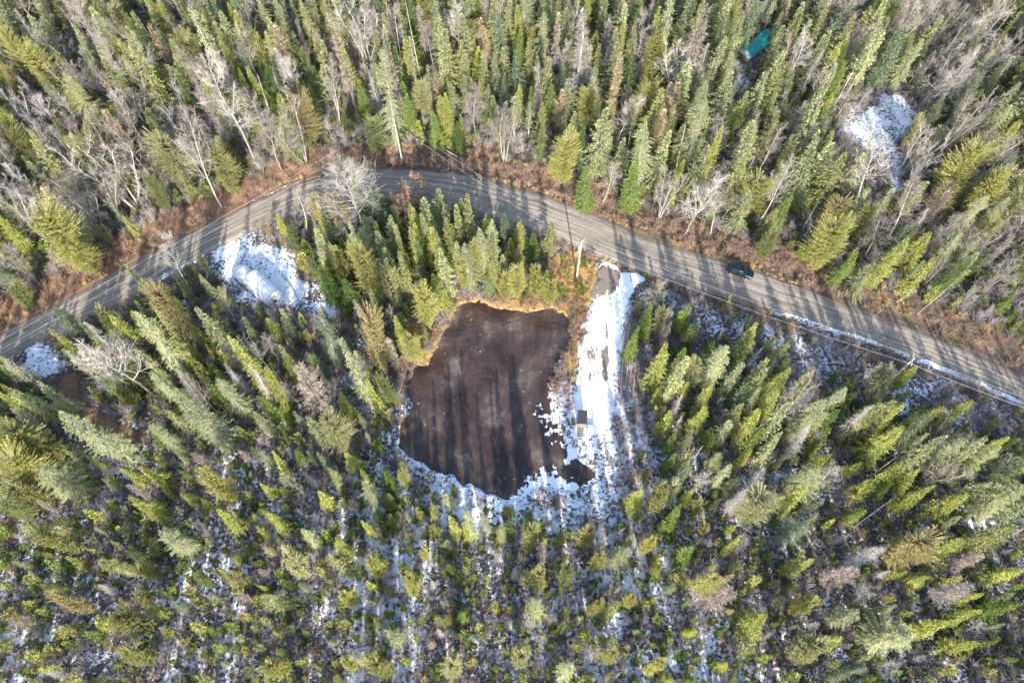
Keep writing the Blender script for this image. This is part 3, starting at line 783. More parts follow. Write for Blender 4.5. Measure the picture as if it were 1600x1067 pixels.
# code: s spruce, g grey spruce, t tall stemmed spruce, f fir, c cedar, l larch, b bare, m bare clump, n snag, d dead spruce ; colour index
CODE = {'s': 'spruce', 'g': 'grey_spruce', 't': 'tall_spruce', 'f': 'fir', 'c': 'cedar', 'l': 'larch', 'b': 'bare_tree', 'm': 'bare_clump', 'n': 'snag', 'd': 'dead_spruce', 'p': 'spreading_tree', 'o': 'oak'}
TILES = [
 ((0, 0, 2.965), 's0 195 55 290 300 90;s1 545 130 740 500 150;b0 640 150 760 380 150;s2 790 180 890 400 130;g4 770 305 850 420 80;t2 880 20 960 290 90;s1 990 110 1060 300 100;'
   'b2 970 290 1170 800 230;f0 660 515 780 690 100;b0 790 540 960 940 240;b1 520 560 640 880 210;m0 400 640 640 900 340;c3 690 840 710 1000 120;c0 990 700 1050 900 190;s1 145 630 330 860 170;'
   'b0 50 760 200 1000 230;m0 250 850 450 1060 260;c1 20 170 60 420 140;c1 140 240 180 440 190;s2 330 110 360 260 110;g2 460 60 560 300 120;s0 560 40 640 180 150;g1 300 330 360 500 150;c0 330 440 370 560 130;b0 1110 380 1160 520 140;f0 850 420 870 540 90;s3 1100 180 1150 380 90'),
 ((400, 0, 2.965), 's1 100 100 130 330 110;l1 350 60 480 560 110;b0 310 310 400 540 170;c2 190 480 270 680 210;b1 20 560 75 780 160;m0 110 440 250 710 250;s0 300 260 370 400 100;g2 570 230 668 690 150;'
   'l0 600 130 725 590 90;n0 715 0 740 400 30;f0 470 370 500 490 120;f1 880 430 890 590 120;s2 830 60 850 420 115;s1 860 120 900 430 120;s2 1050 220 1055 370 100;s1 1010 100 1010 250 100;'
   's3 1140 60 1140 290 110;b2 930 0 930 250 120;b1 1000 380 1000 600 120;m1 1150 470 1140 720 200;f2 935 560 940 690 90;c3 540 560 545 650 150;f0 390 600 395 700 140;n0 590 0 605 170 26;n0 640 100 690 330 26;'
   'n0 810 180 820 330 26;s1 975 895 985 1120 120;s1 765 985 775 1180 110;s1 880 1000 890 1190 110;s1 920 950 930 1150 110;g4 1090 1010 1100 1240 130;f0 700 430 720 560 110;f1 660 430 680 560 90;f0 820 500 830 610 110;s0 230 250 240 440 80;g2 110 20 120 230 110;g1 210 0 200 200 100;s1 950 170 955 340 110;'
   'b0 150 870 150 1080 140;f1 1095 0 1090 120 120;l0 760 30 790 230 90;s3 1150 340 1150 480 90;c3 150 600 165 760 150;c3 380 640 400 780 120;g1 30 150 60 380 110;b0 450 90 470 330 80'),
 ((800, 0, 2.965), 's3 30 240 30 430 120;s1 170 260 165 490 110;l0 215 60 205 310 80;s1 280 180 270 340 100;d1 340 40 335 230 200;s1 410 200 410 320 90;f1 680 30 670 210 110;l2 510 240 490 560 115;'
   'l0 900 30 860 410 170;l0 620 220 640 350 60;l2 215 420 215 600 80;s1 145 480 140 660 120;s2 435 500 430 760 200;g2 640 540 620 800 190;f0 590 740 560 950 160;g4 900 450 870 620 200;s2 1010 340 980 580 160;'
   's4 1000 0 990 270 130;f1 970 580 960 810 120;n0 355 395 305 530 30;n0 570 545 530 730 36;n0 820 590 760 780 30;n0 1095 730 1030 890 30;n0 240 560 228 690 26;n0 740 310 700 480 24;n0 620 390 600 480 24;'
   'm0 130 680 145 870 180;b0 450 760 437 930 140;m0 740 800 720 1000 200;b2 900 800 810 1060 200;b0 1000 890 920 1067 190;s4 1140 560 1100 860 200;f2 580 570 570 720 90;s1 85 180 90 330 110;f0 90 400 90 520 90;s0 330 250 330 380 100;'
   's2 800 60 780 200 110;l1 790 200 780 360 90;l0 740 380 740 540 110;f1 700 460 700 620 110;s1 570 120 560 260 110;f1 30 20 30 170 110;g1 250 20 240 180 110;c1 260 660 270 830 180;s2 800 560 790 740 120;f0 360 780 370 880 130;s2 500 20 500 130 100;s1 1110 100 1080 260 110;s3 1140 0 1100 120 130;s2 290 520 290 640 90;l0 460 90 460 230 110'),
 ((1200, 0, 2.965), 's4 160 0 90 230 120;d0 235 235 160 440 90;s2 300 345 130 720 180;f1 350 200 300 340 140;s1 60 510 0 730 130;b1 400 390 330 530 140;m1 340 60 300 200 180;m0 460 100 380 280 220;c3 570 30 550 170 140;m0 1050 0 950 260 230;'
   'm0 900 200 830 500 260;m0 1130 120 1010 340 240;m1 1010 430 910 720 220;m0 800 540 700 830 220;b2 620 640 420 930 270;c1 710 560 640 700 90;c1 960 700 850 940 220;c1 1080 800 950 1030 230;s2 230 700 130 950 190;g2 80 760 30 900 110;'
   'c2 330 950 270 1060 150;f1 1170 380 1160 540 110;b1 1160 240 1090 400 140;m1 900 0 840 200 180;f0 720 60 680 180 110;f0 470 40 440 160 100;m0 700 820 640 980 190;c3 430 750 400 860 80;s1 130 640 60 830 130;f0 110 900 60 1040 130;c4 1180 900 1100 1067 160;n0 700 20 630 170 26;f1 150 60 90 180 110;s1 60 180 0 330 120'),
 ((0, 350, 2.965), 'c1 190 -30 230 240 310;c1 330 90 320 280 170;s2 597 182 700 420 120;s3 240 388 380 530 160;f1 250 480 370 690 110;b2 420 520 710 750 280;m0 380 590 500 745 210;c2 740 330 820 540 200;g4 600 410 860 710 160;'
   'f1 870 450 940 560 90;s4 930 380 1080 560 140;f1 800 540 920 690 150;g2 1000 720 1150 900 160;f1 1070 530 1186 750 140;g2 860 830 1050 1040 220;b1 60 640 240 860 220;g2 310 880 600 1060 230;c1 30 960 250 1060 260;c3 60 300 70 380 120;b0 20 130 160 290 130;'
   'c3 560 690 620 800 170;g2 700 930 830 1060 150;f2 620 340 640 420 80;f1 1010 290 1050 370 90;f0 960 730 1000 830 120'),
 ((400, 350, 2.965), 'g4 430 0 440 240 100;s2 270 20 305 200 160;f1 90 80 200 200 110;c1 500 150 540 350 180;c4 600 200 620 380 130;s1 640 0 660 180 90;s1 680 130 710 340 110;s1 840 40 900 270 140;c1 990 120 1010 260 140;g4 1060 0 1070 230 150;'
   'c1 770 290 790 460 180;f1 650 430 660 560 120;c1 700 520 710 620 150;g3 270 410 380 640 160;c2 490 440 560 680 160;g2 410 530 490 890 140;l0 200 650 380 850 190;f1 30 680 70 860 150;f1 510 700 515 860 90;c3 590 710 600 850 110;'
   'c4 330 900 420 1030 220;f2 300 190 310 300 150;f2 400 260 410 360 130;f0 470 20 480 150 110;f0 560 0 570 140 110;s0 740 60 760 280 110;f0 820 220 830 320 90;c1 1150 250 1160 340 90;f1 870 300 880 380 90;g4 650 250 670 340 60;c1 960 180 970 290 110;f1 1080 180 1090 280 100;f0 150 640 170 760 100;g2 120 400 140 530 110;b0 590 370 600 480 70;f0 910 0 930 150 100;s1 720 20 740 160 100'),
 ((800, 350, 2.965), 'b0 690 290 680 430 150;f0 640 380 640 510 120;c4 700 410 700 510 90;f0 830 370 820 490 120;f1 715 550 670 760 150;f1 1130 450 1050 630 140;g4 1000 570 930 730 210;f3 930 740 900 850 100;f1 900 850 880 970 120;g4 1150 770 1090 900 100;'
   'f1 730 880 710 990 120;l3 290 110 265 375 110;s4 1186 620 1100 790 150;f0 580 510 580 620 110;f0 800 570 790 680 120;f1 740 700 730 780 80;f1 820 730 800 810 80;c1 110 220 110 330 120;c1 180 280 190 350 110;f0 150 210 150 320 100;c1 30 200 30 330 130;f1 700 760 690 850 90;c3 840 480 830 560 100;f2 940 530 930 610 110;f1 760 970 750 1050 90;f0 940 950 920 1040 110;g1 680 260 660 400 90;c4 850 640 840 740 150;f1 1030 680 1020 790 80'),
 ((1200, 350, 2.965), 'f1 640 70 560 310 180;g4 890 60 800 250 130;f1 780 150 690 340 120;f0 1050 250 930 460 270;f0 1186 370 1060 510 220;b1 560 0 480 140 200;b0 830 50 760 150 160;m0 1030 0 930 160 230;m0 1186 150 1050 280 200;n0 850 260 680 360 26;'
   'c1 330 30 250 180 230;f3 45 570 0 660 80;f0 110 620 95 710 70;f3 225 670 170 760 100;f3 685 655 590 745 110;c4 560 690 490 810 180;f1 935 825 830 930 150;c2 780 890 720 970 120;f1 610 850 540 940 120;d0 490 830 320 960 120;g4 260 830 130 980 220;m0 900 950 720 1040 260;'
   'f0 120 70 80 200 150;f0 410 130 380 250 130;s2 500 180 450 300 130;f2 930 170 870 280 130;s0 700 0 670 80 90;c3 30 60 20 170 130;f1 1150 990 1100 1060 110;f2 330 850 300 940 130;f0 400 780 350 860 100'),
 ((0, 700, 2.9075), 'g4 190 110 500 340 260;c1 60 40 250 220 250;c1 950 130 1080 240 140;g2 740 380 900 570 180;f1 650 90 740 190 130;f1 600 230 720 340 150;c2 240 690 400 810 100;c1 280 830 340 890 80;c1 210 915 280 960 80;f1 990 290 1060 400 110;'
   'c0 180 370 340 520 120;c1 640 550 690 620 90;c3 20 250 70 400 160;c0 560 780 660 900 140;f1 830 200 880 260 80;c4 1060 560 1100 640 90;c1 680 920 710 960 60;c0 590 940 670 1010 120;f1 650 720 720 800 90;c3 900 600 940 670 90'),
 ((400, 700, 2.9075), 'f1 890 320 915 440 90;f1 955 330 960 430 60;g2 490 150 590 360 130;f1 40 285 130 390 90;g4 190 370 340 620 100;c4 150 510 220 650 130;c4 400 510 450 600 120;c1 520 510 560 680 110;c1 400 650 440 720 100;g1 40 670 220 880 120;'
   'c1 760 460 780 510 60;c1 740 280 770 315 60;f1 270 200 290 300 90;f2 580 100 600 190 120;c1 660 110 680 180 70;c1 690 600 730 680 90;g2 600 850 680 960 150;g4 440 950 480 1040 100;c1 390 980 420 1060 90;c4 890 980 930 1060 120;c1 60 980 110 1060 110;c0 540 970 600 1060 140;f1 490 340 500 410 70;f1 350 410 370 500 100;g4 240 20 250 90 60;f1 60 30 110 230 80;d0 370 330 390 400 60'),
 ((800, 700, 2.9075), 'c0 80 380 95 500 100;l0 160 455 170 560 90;f1 590 175 560 340 130;c0 690 190 640 310 120;c1 640 405 600 500 90;g2 510 440 510 620 150;c0 400 490 400 600 100;c1 660 530 650 570 70;c1 565 680 560 735 80;c1 660 985 650 1050 90;'
   'c1 390 705 340 820 90;l0 980 650 860 830 220;f1 1150 775 1000 990 190;g4 110 700 110 850 130;c4 40 930 50 1050 130;c1 915 570 840 690 150;g4 990 80 940 200 100;d0 1070 195 900 420 150;c4 1140 220 1050 390 210;n0 740 515 690 570 20;'
   'f1 1060 405 1000 540 80;s1 480 700 480 820 110;c3 250 560 250 640 90;f0 780 260 760 380 120;f0 820 450 810 540 130;c0 130 580 150 660 110;f1 600 10 590 50 50;f1 610 90 600 140 60;f0 740 20 730 120 110;g4 260 1000 300 1060 130;b0 400 950 370 1060 90;c2 350 380 330 440 110;g1 950 20 900 110 110;c0 470 930 470 1010 90'),
 ((1200, 700, 2.9075), 'g4 230 90 200 190 200;f1 190 170 80 280 130;f1 540 120 430 240 130;f1 760 165 600 300 120;f1 905 205 780 340 140;f1 895 410 800 510 140;d0 530 440 350 570 170;c2 720 420 580 610 240;l0 390 560 200 720 160;l0 980 490 860 580 120;'
   'l3 930 610 720 700 170;f3 990 660 890 750 90;f1 960 760 860 840 100;f1 960 870 830 940 120;g4 640 830 520 980 230;c1 200 690 160 790 130;f1 340 870 260 930 100;s1 990 400 920 480 120;s1 1140 370 990 490 190;f1 1160 550 1050 650 130;'
   'g4 1163 180 950 340 230;m1 860 60 760 180 260;l2 1025 170 910 220 80;f1 690 110 600 200 120;b0 500 630 420 720 140;m1 1130 60 1020 160 180;f0 450 270 390 350 110;g3 170 340 130 460 150;f0 1150 700 1050 800 140;c4 230 900 100 1000 150;f1 850 800 700 900 130;f1 210 490 90 580 100;f1 420 60 350 120 90;g2 400 750 330 860 120;n0 600 40 430 200 24;n0 580 250 400 335 22'),
]

trees = []     # dict(kind, x, y, h, r, col, special)
def ground_of(u, v, z): x, y = G(u, v, z); return float(x), float(y)
for (ox, oy, s), txt in TILES:
    for it in txt.split(';'):
        if not it.strip(): continue
        f = it.split(); kd = CODE[f[0][0]]; ci = int(f[0][1])
        tu, tv, bu, bv, w = [float(q) for q in f[1:]]
        tu = tu / s + ox; bu = bu / s + ox; tv = tv / s + oy; bv = bv / s + oy; w = w / s
        bx, by = ground_of(bu, bv, 0)
        px, py = P(bx, by, 0)
        Lw = math.hypot(tu - bu, tv - bv)
        dep = math.hypot(by, CAM_H) * .97
        wm = w * dep / FPX
        h = 3.
        while h < 24:
            qx, qy = P(bx, by, h)
            if math.hypot(qx - px, qy - py) > Lw * 1.12: break
            h += .25
        lim = (2.0, 6.5) if kd not in ('snag', 'tall_spruce') else (4, 40)
        if kd == 'cedar': lim = (1.3, 3.6)
        if kd in ('bare_tree', 'bare_clump', 'spreading_tree'): lim = (1.2, 3.6)
        h = max(wm * lim[0], min(h, wm * lim[1], 23)); h = max(h, 2.5)
        if tv > 700: h = min(h, 11.5)
        x, y = ground_of(tu, tv, h)
        trees.append(dict(kind=kd, x=x, y=y, h=h, r=wm / 2 * (.86 if kd in ('bare_tree', 'bare_clump') else .72), col=ci, hand=True))
def special(kd, tu, tv, h, r_, ci, label, rz=0., lean=(0, 0)):
    x, y = ground_of(tu, tv, h)
    trees.append(dict(kind=kd, x=x, y=y, h=h, r=r_, col=ci, hand=True, label=label, lean=lean))
special('spreading_tree', 538, 275, 15.0, 6.3, 2, 'large whitish spreading leafless tree overhanging the near edge of the road bend')
special('oak', 646, 292, 7.5, 5.0, 1, 'young oak keeping rusty brown leaves beside the road bend')
special('tall_spruce', 762, 737, 9.5, 1.1, 4, 'thin leaning spruce standing at the bottom snowy rim of the pond', lean=(R(2), R(9)))

# narrow spruces on the south bank, set back so that their shadow tips reach the marks seen on the ice
for k, (su, sv, bv) in enumerate([(675, 604, 815), (697, 598, 800), (747, 622, 830), (770, 575, 838), (801, 610, 842), (720, 560, 842), (655, 655, 800), (815, 655, 838), (762, 600, 846), (640, 690, 790)]):
    sx, sy = ground_of(su, sv, WATER_Z)
    bx, by = ground_of(su, bv, 0)
    dist = (sy - by) / math.cos(SUN_AZ)
    h = dist * math.tan(SUN_EL); h = min(h, 13)
    bx = sx + math.sin(SUN_AZ) * dist
    trees.append(dict(kind=['spruce', 'tall_spruce', 'grey_spruce'][k % 3], x=bx, y=by, h=h, r=h * .105, col=[1, 4, 2, 0][k % 4], hand=True))

# tall spruces and firs added at close spacing so their shadows bar the road
for k, (su, dv_) in enumerate([(60, 4), (108, 2), (150, 0), (196, -4), (238, -2), (282, 0), (325, -4), (590, -26), (622, -10), (655, -30), (690, -22), (722, -14), (752, -34), (795, 6), (985, 10), (1060, 6),
                            (1085, -6), (1120, 4), (1150, 0), (1190, -6), (1222, -14), (1262, -10), (1290, -12), (1330, -4), (1362, -14), (1392, -16), (1425, -6), (1460, -16), (1492, -14), (1525, -8), (1556, -16), (1590, -12), (1240, -20), (1310, -22), (1345, -22), (1376, -8), (1410, -24), (1444, -24), (1476, -6), (1508, -24), (1540, -20), (1574, -22), (172, 8), (262, 8), (85, -6), (20, 0)]):
    sx, sy = ground_of(su, float(road_up(su)) + dv_, 0)
    h = [13.5, 12.2, 14.2, 12.8][k % 4] * (.78 if su < 350 else 1); dist = h / math.tan(SUN_EL)
    trees.append(dict(kind=['spruce', 'fir', 'spruce', 'grey_spruce'][k % 4], x=sx + math.sin(SUN_AZ) * dist, y=sy - math.cos(SUN_AZ) * dist, h=h, r=(1.65 + .3 * (k % 3)) * (.75 if su < 350 else .9), col=[1, 1, 4, 2][k % 4], hand=True))

KEEP = [poly([(333, 385), (440, 372), (470, 440), (440, 480), (380, 468), (345, 440)]), DRIVE, POND, WEST,
        poly([(1148, 64), (1200, 38), (1212, 62), (1182, 110), (1150, 114)]), TRACK, poly([(1130, 402), (1182, 402), (1182, 440), (1130, 440)]),
        poly([(1345, 175), (1400, 160), (1425, 180), (1408, 205), (1420, 285), (1398, 290), (1372, 235), (1330, 210)])]
SITES = []                      # (x, y, radius) kept free of trees
def free_of(x, y, dmin_road=1.8):
    return sdist(x, y, ROAD_POLY) > dmin_road

def region(u, v):
    if v < float(road_up(u)):
        return 'north'
    if 440 < u < 900 and v < 480 - max(0, (600 - u)) * .2: return 'island'
    if v > 790: return 'south'
    return 'west' if u < 760 else 'east'
RG = {
 'north': (2.9, (8, 14.5), dict(spruce=.34, grey_spruce=.13, tall_spruce=.08, fir=.13, cedar=.05, larch=.11, bare_tree=.10, bare_clump=.02, snag=.03, dead_spruce=.02)),
 'island': (2.6, (8, 13.5), dict(spruce=.45, fir=.3, cedar=.15, grey_spruce=.1)),
 'west': (2.25, (5, 11), dict(spruce=.22, grey_spruce=.15, fir=.29, cedar=.08, larch=.07, bare_tree=.13, dead_spruce=.03, snag=.03)),
 'east': (2.15, (5, 11), dict(spruce=.25, grey_spruce=.11, fir=.36, cedar=.06, larch=.07, bare_tree=.09, dead_spruce=.04, snag=.02)),
 'south': (1.75, (2.6, 6.8), dict(cedar=.22, fir=.38, grey_spruce=.10, spruce=.12, larch=.05, bare_tree=.07, dead_spruce=.05)),
}
cell = {}
def put(t, rr):
    cell.setdefault((int(t['x'] // 4), int(t['y'] // 4)), []).append((t['x'], t['y'], rr))
def ok(x, y, rr):
    cx, cy = int(x // 4), int(y // 4)
    for i in (-1, 0, 1):
        for j in (-1, 0, 1):
            for (a, b, r2) in cell.get((cx + i, cy + j), ()):
                d = (rr + r2) / 2
                if (a - x) ** 2 + (b - y) ** 2 < d * d: return False
    return True
hand_n = len(trees)
for t in trees: put(t, min(3.6, max(1.7, t['r'] * 1.15)))
CX = rng.uniform(-155, 155, 60000); CY = rng.uniform(-22, 168, 60000)
cu, cv = P(CX, CY, 0)
inwedge = (cu > -230) & (cu < 1830)
dR = sdist(CX, CY, ROAD_POLY); dP = sdist(CX, CY, POND); dD = sdist(CX, CY, DRIVE)
dC = np.min([sdist(CX, CY, q) for q in (CLEAR, WEST, NEC, NPATH, TRACK, SLASH)], axis=0)
dS = sdist(CX, CY, SSTRIP); dRim = sdist(CX, CY, RIM)
dG = sdist(CX, CY, GRASS)
dens = vn(CX, CY, 9, 8)
KB = [(k, k.min(0) - .8, k.max(0) + .8) for k in KEEP]
cand = np.where(inwedge & (dP > 1.0) & (dD > 1.2) & (dC > .6) & (dG > 0))[0]
kinds_by = {r_: (list(v[2].keys()), np.array(list(v[2].values())) / sum(v[2].values())) for r_, v in RG.items()}
fill = []
for i in cand:
    x, y, u, v = CX[i], CY[i], cu[i], cv[i]
    rg = region(u, v)
    # verge of brush between road and forest
    if rg == 'north':
        mind = 6.0 if u > 560 else 4.6
        if 590 < u < 800: mind = 8.0
    else: mind = 2.4
    if dR[i] < mind: continue
    sp, (h0, h1), _ = RG[rg]
    if dS[i] < 0 and rng.random() > .12: continue
    if dRim[i] < 0 and rng.random() > .1: continue
    if dP[i] < 6 and v > 700 and rng.random() > .4: continue
    thin = dens[i]
    if rg == 'south':
        mid = 600 < u < 1060
        if thin < (.26 if mid else .16): continue
    elif rg in ('west', 'east') and thin < .16: continue
    elif rg == 'north' and thin < .10: continue
    rr = sp * rng.uniform(.8, 1.35)
    if not ok(x, y, rr): continue
    ks, pr = kinds_by[rg]
    kd = ks[rng.choice(len(ks), p=pr)]
    if rg == 'north':
        if u < 430 and rng.random() < .33: kd = rng.choice(['bare_tree', 'bare_clump', 'cedar', 'bare_tree'])
        if u > 1260 and v < 330 and rng.random() < .36: kd = rng.choice(['bare_tree', 'bare_clump', 'bare_clump'])
        if dR[i] < 10 and rng.random() < .45: kd = rng.choice(['bare_tree', 'fir', 'bare_clump', 'fir'])
    h = rng.uniform(h0, h1) * (.72 + .5 * vn(x, y, 14, 3))
    if rg == 'north' and dR[i] < 10: h *= .55 if kd != 'spruce' else .75
    if rg == 'east' and v < 520 and u < 1130: h *= .75
    if rg == 'east' and u > 1130 and v > 540: h *= 1.6 if v < 720 else 1.2
    if rg == 'west' and u < 440 and v < 680: h *= 1.2
    if kd == 'cedar': h *= .72
    if kd == 'snag': h *= .75
    if kd == 'fir': h *= .8
    if dP[i] < 5 and v > 600: h = min(h, 4.5)
    if rg == 'east' and dS[i] < 8: h = min(h, 4.5 + .45 * max(0, dS[i]))
    asp = {'spruce': .175, 'grey_spruce': .165, 'tall_spruce': .125, 'fir': .20, 'cedar': .27, 'larch': .14, 'bare_tree': .2, 'bare_clump': .27, 'snag': .1, 'dead_spruce': .16}[kd]
    r_ = h * asp * rng.uniform(.85, 1.25)
    if rg in ('east', 'west'): r_ *= .74
    if rg == 'south': r_ = max(r_ * .82, .5)
    # keep the things and clearings in view
    hide = False
    for frac in (.45, .8, 1.0):
        a, b = P(x, y, h * frac); a = float(a); b = float(b)
        if rg != 'north' and float(road_up(a)) < b < float(road_lo(a)) - 6 and rng.random() < .85 and b < float(road_lo(a)) - (9 if a < 450 else 12): hide = True; break
        gx_, gy_ = ground_of(a, b, 0)
        for K, (x0_, y0_), (x1_, y1_) in KB:
            if x0_ < gx_ < x1_ and y0_ < gy_ < y1_ and sdist(np.array([gx_]), np.array([gy_]), K)[0] < (.7 if frac < 1 else .2): hide = True; break
        if hide: break
    if hide: continue
    nco = len(COLORS[CK[kd]])
    t = dict(kind=kd, x=x, y=y, h=h, r=r_, col=int(rng.integers(0, nco)), hand=False)
    if kd in ('spruce', 'grey_spruce', 'tall_spruce'):
        t['col'] = int(rng.choice(5, p=[.06, .3, .3, .1, .24]))
    if kd == 'fir': t['col'] = int(rng.choice(4, p=[.28, .44, .08, .2]))
    if kd == 'cedar': t['col'] = int(rng.choice(5, p=[.3, .22, .12, .12, .24]))
    if kd in('bare_tree', 'bare_clump') and rg == 'north' and u > 1200: t['col'] = int(rng.choice(3, p=[.4, .5, .1]))
    put(t, rr); fill.append(t)
# drop hand trees that would stand on road, water or clearings
SHED = poly([(1150, 66), (1196, 42), (1208, 62), (1180, 104), (1152, 110)])
def fine(t):
    q = (np.array([t['x']]), np.array([t['y']]))
    for fr_ in (.5, .8, 1.):
        a, b = P(t['x'], t['y'], t['h'] * fr_); q2 = ground_of(float(a), float(b), 0); q2 = (np.array([q2[0]]), np.array([q2[1]]))
        if sdist(*q2, SHED)[0] < .6 or sdist(*q2, WEST)[0] < .3: return False
    if sdist(*q, CLEAR)[0] < .3 and not t.get('label'): return False
    return sdist(*q, ROAD_POLY)[0] > .3 and sdist(*q, POND)[0] > .4 and sdist(*q, DRIVE)[0] > .5
trees = [t for t in trees if fine(t)] + fill
tx = np.array([t['x'] for t in trees]); ty = np.array([t['y'] for t in trees])
tz = ground_z(tx, ty)
for t, z in zip(trees, tz): t['z'] = float(z)

def place_words(u, v, x, y):
    rg = region(u, v)
    if rg == 'north': return 'beyond the road'
    if rg == 'island': return 'between road and pond'
    if rg == 'south': return 'in scrub below the pond'
    if rg == 'west': return 'in woods left of the pond'
    return 'in woods right of the driveway'
names_count = {}
for t in trees:
    bu, bv = P(t['x'], t['y'], 0); tu, tv = P(t['x'], t['y'], t['h'])
    t['tip'] = (float(tu), float(tv)); t['reg'] = place_words(float(bu), float(bv), t['x'], t['y'])
    onscreen = (-6 < tu < 1606) and (-6 < tv < 1073)
    dep = math.hypot(t['y'], CAM_H)
    t['size'] = (t['r'] * 2 * (t['h'] * .3 + t['r']) / dep ** 2) if onscreen else 0
    if t['hand'] and onscreen: t['size'] += 1
by_name = {}
for t in trees: by_name.setdefault(ONAME[t['kind']], []).append(t)
singles, stuff_trees = [], []
for nm, lst in by_name.items():
    lst.sort(key=lambda t: -t['size'])
    for k, t in enumerate(lst):
        (singles if (k < 295 and t['size'] > 0) else stuff_trees).append(t)
print('TREES', len(singles), 'single', len(stuff_trees), 'in masses', {k: len(v) for k, v in by_name.items()})

used_labels = {}
ONES = ' one two three four five six seven eight nine ten eleven twelve thirteen fourteen fifteen sixteen seventeen eighteen nineteen'.split(' ')
TENS = ' ten twenty thirty forty fifty sixty seventy eighty ninety'.split(' ')
def num(n):
    n = int(max(1, min(99, n)))
    return ONES[n] if n < 20 else TENS[n // 10] + ('-' + ONES[n % 10] if n % 10 else '')
LAND = [(1157, 422, 'the parked car'), (625, 231, 'the pole at the bend'), (893, 445, 'the transformer pole'), (1190, 70, 'the turquoise shed'), (123, 82, 'the blue tarpaulin'),
        (405, 450, 'the white shelter'), (908, 660, 'the black-roofed hut'), (988, 575, 'the cut log pile'), (1375, 190, 'the upper right snow clearing'), (65, 565, 'the left roadside snow patch'),
        (550, 395, 'the big whitish tree'), (640, 320, 'the brown-leaved oak'), (745, 780, 'the leaning pond spruce'), (0, 0, 'the top left corner'), (1600, 0, 'the top right corner'),
        (0, 1067, 'the bottom left corner'), (1600, 1067, 'the bottom right corner'), (800, 1067, 'the bottom edge middle'), (800, 0, 'the top edge middle'), (1600, 850, "the right edge's lower part"),
        (1426, 590, 'the rightmost pole'), (0, 800, "the left edge's lower part"), (400, 0, "the top edge's left quarter mark"), (400, 1067, "the bottom edge's left quarter mark"), (1200, 1067, "the bottom edge's right quarter mark"),
        (0, 300, "the left edge's upper part"), (620, 700, "the pond's lower left shore"), (1600, 330, "the right edge's upper part")]
LX, LY = G(np.array([l[0] for l in LAND], float), np.array([l[1] for l in LAND], float), 0)
DIRS = ['right of', 'upper right of', 'above', 'upper left of', 'left of', 'lower left of', 'below', 'lower right of']
def where(u, v, x, y, rank=0):
    d = np.hypot(LX - x, LY - y); i = int(np.argsort(d)[rank])
    a = math.degrees(math.atan2(-(v - LAND[i][1]), u - LAND[i][0])) % 360
    return f"{num(round(d[i]))} metres {DIRS[int((a + 22.5) // 45) % 8]} {LAND[i][2]}"
def unique_label(head, u, v, x, y):
    for rank in (0, 1, 2, 3, 4):
        lab = f"{head} {where(u, v, x, y, rank)}"
        if lab not in used_labels and len(lab.split()) <= 16: break
    used_labels[lab] = 1
    return lab
def tree_obj(t):
    kd = t['kind']; var = PROTO[pk(t)][random.randrange(len(PROTO[pk(t)]))]
    c, tr, H0, R0, ex = var
    nm = ONAME[kd]
    e = empty(nm, (t['x'], t['y'], t['z']), random.random() * 6.283)
    lean = t.get('lean')
    s = 1.0 if 'spruce' in kd or kd in ('fir', 'cedar', 'larch') else 2.0
    if lean: e.rotation_euler = (lean[0], lean[1], 0)
    else:
        e.rotation_euler[0] = R(random.gauss(0, 1.6 * s)); e.rotation_euler[1] = R(random.gauss(0, 1.6 * s))
    e.scale = (t['r'] / R0, t['r'] / R0 * random.uniform(.9, 1.1), t['h'] / H0)
    cw, cc = COLORS[CK[kd]][t['col']]
    k = random.uniform(.85, 1.18)
    cc = tuple(min(1, x * k) for x in cc)
    hw = 'tall ' if t['h'] > 11 else ('small ' if t['h'] < 4.5 else '')
    if 'label' in t: lab = t['label']
    else:
        lab = unique_label(f"{hw}{cw} {NOUN[kd]}", t['tip'][0], t['tip'][1], t['x'], t['y'])
    used_labels[lab] = 1
    tag(e, lab, CATN[nm], group=f"{CATN[nm]}s {t['reg']}" if CATN[nm] != 'spruce' else f"spruces {t['reg']}")
    co = obj('crown', c, e); co.color = (*cc, 1)
    to = obj('trunk', tr, e)
    if ex is not None:
        lo = obj('brown_leaves', ex, e); lo.color = (.33, .19, .115, 1)
for t in singles: tree_obj(t)

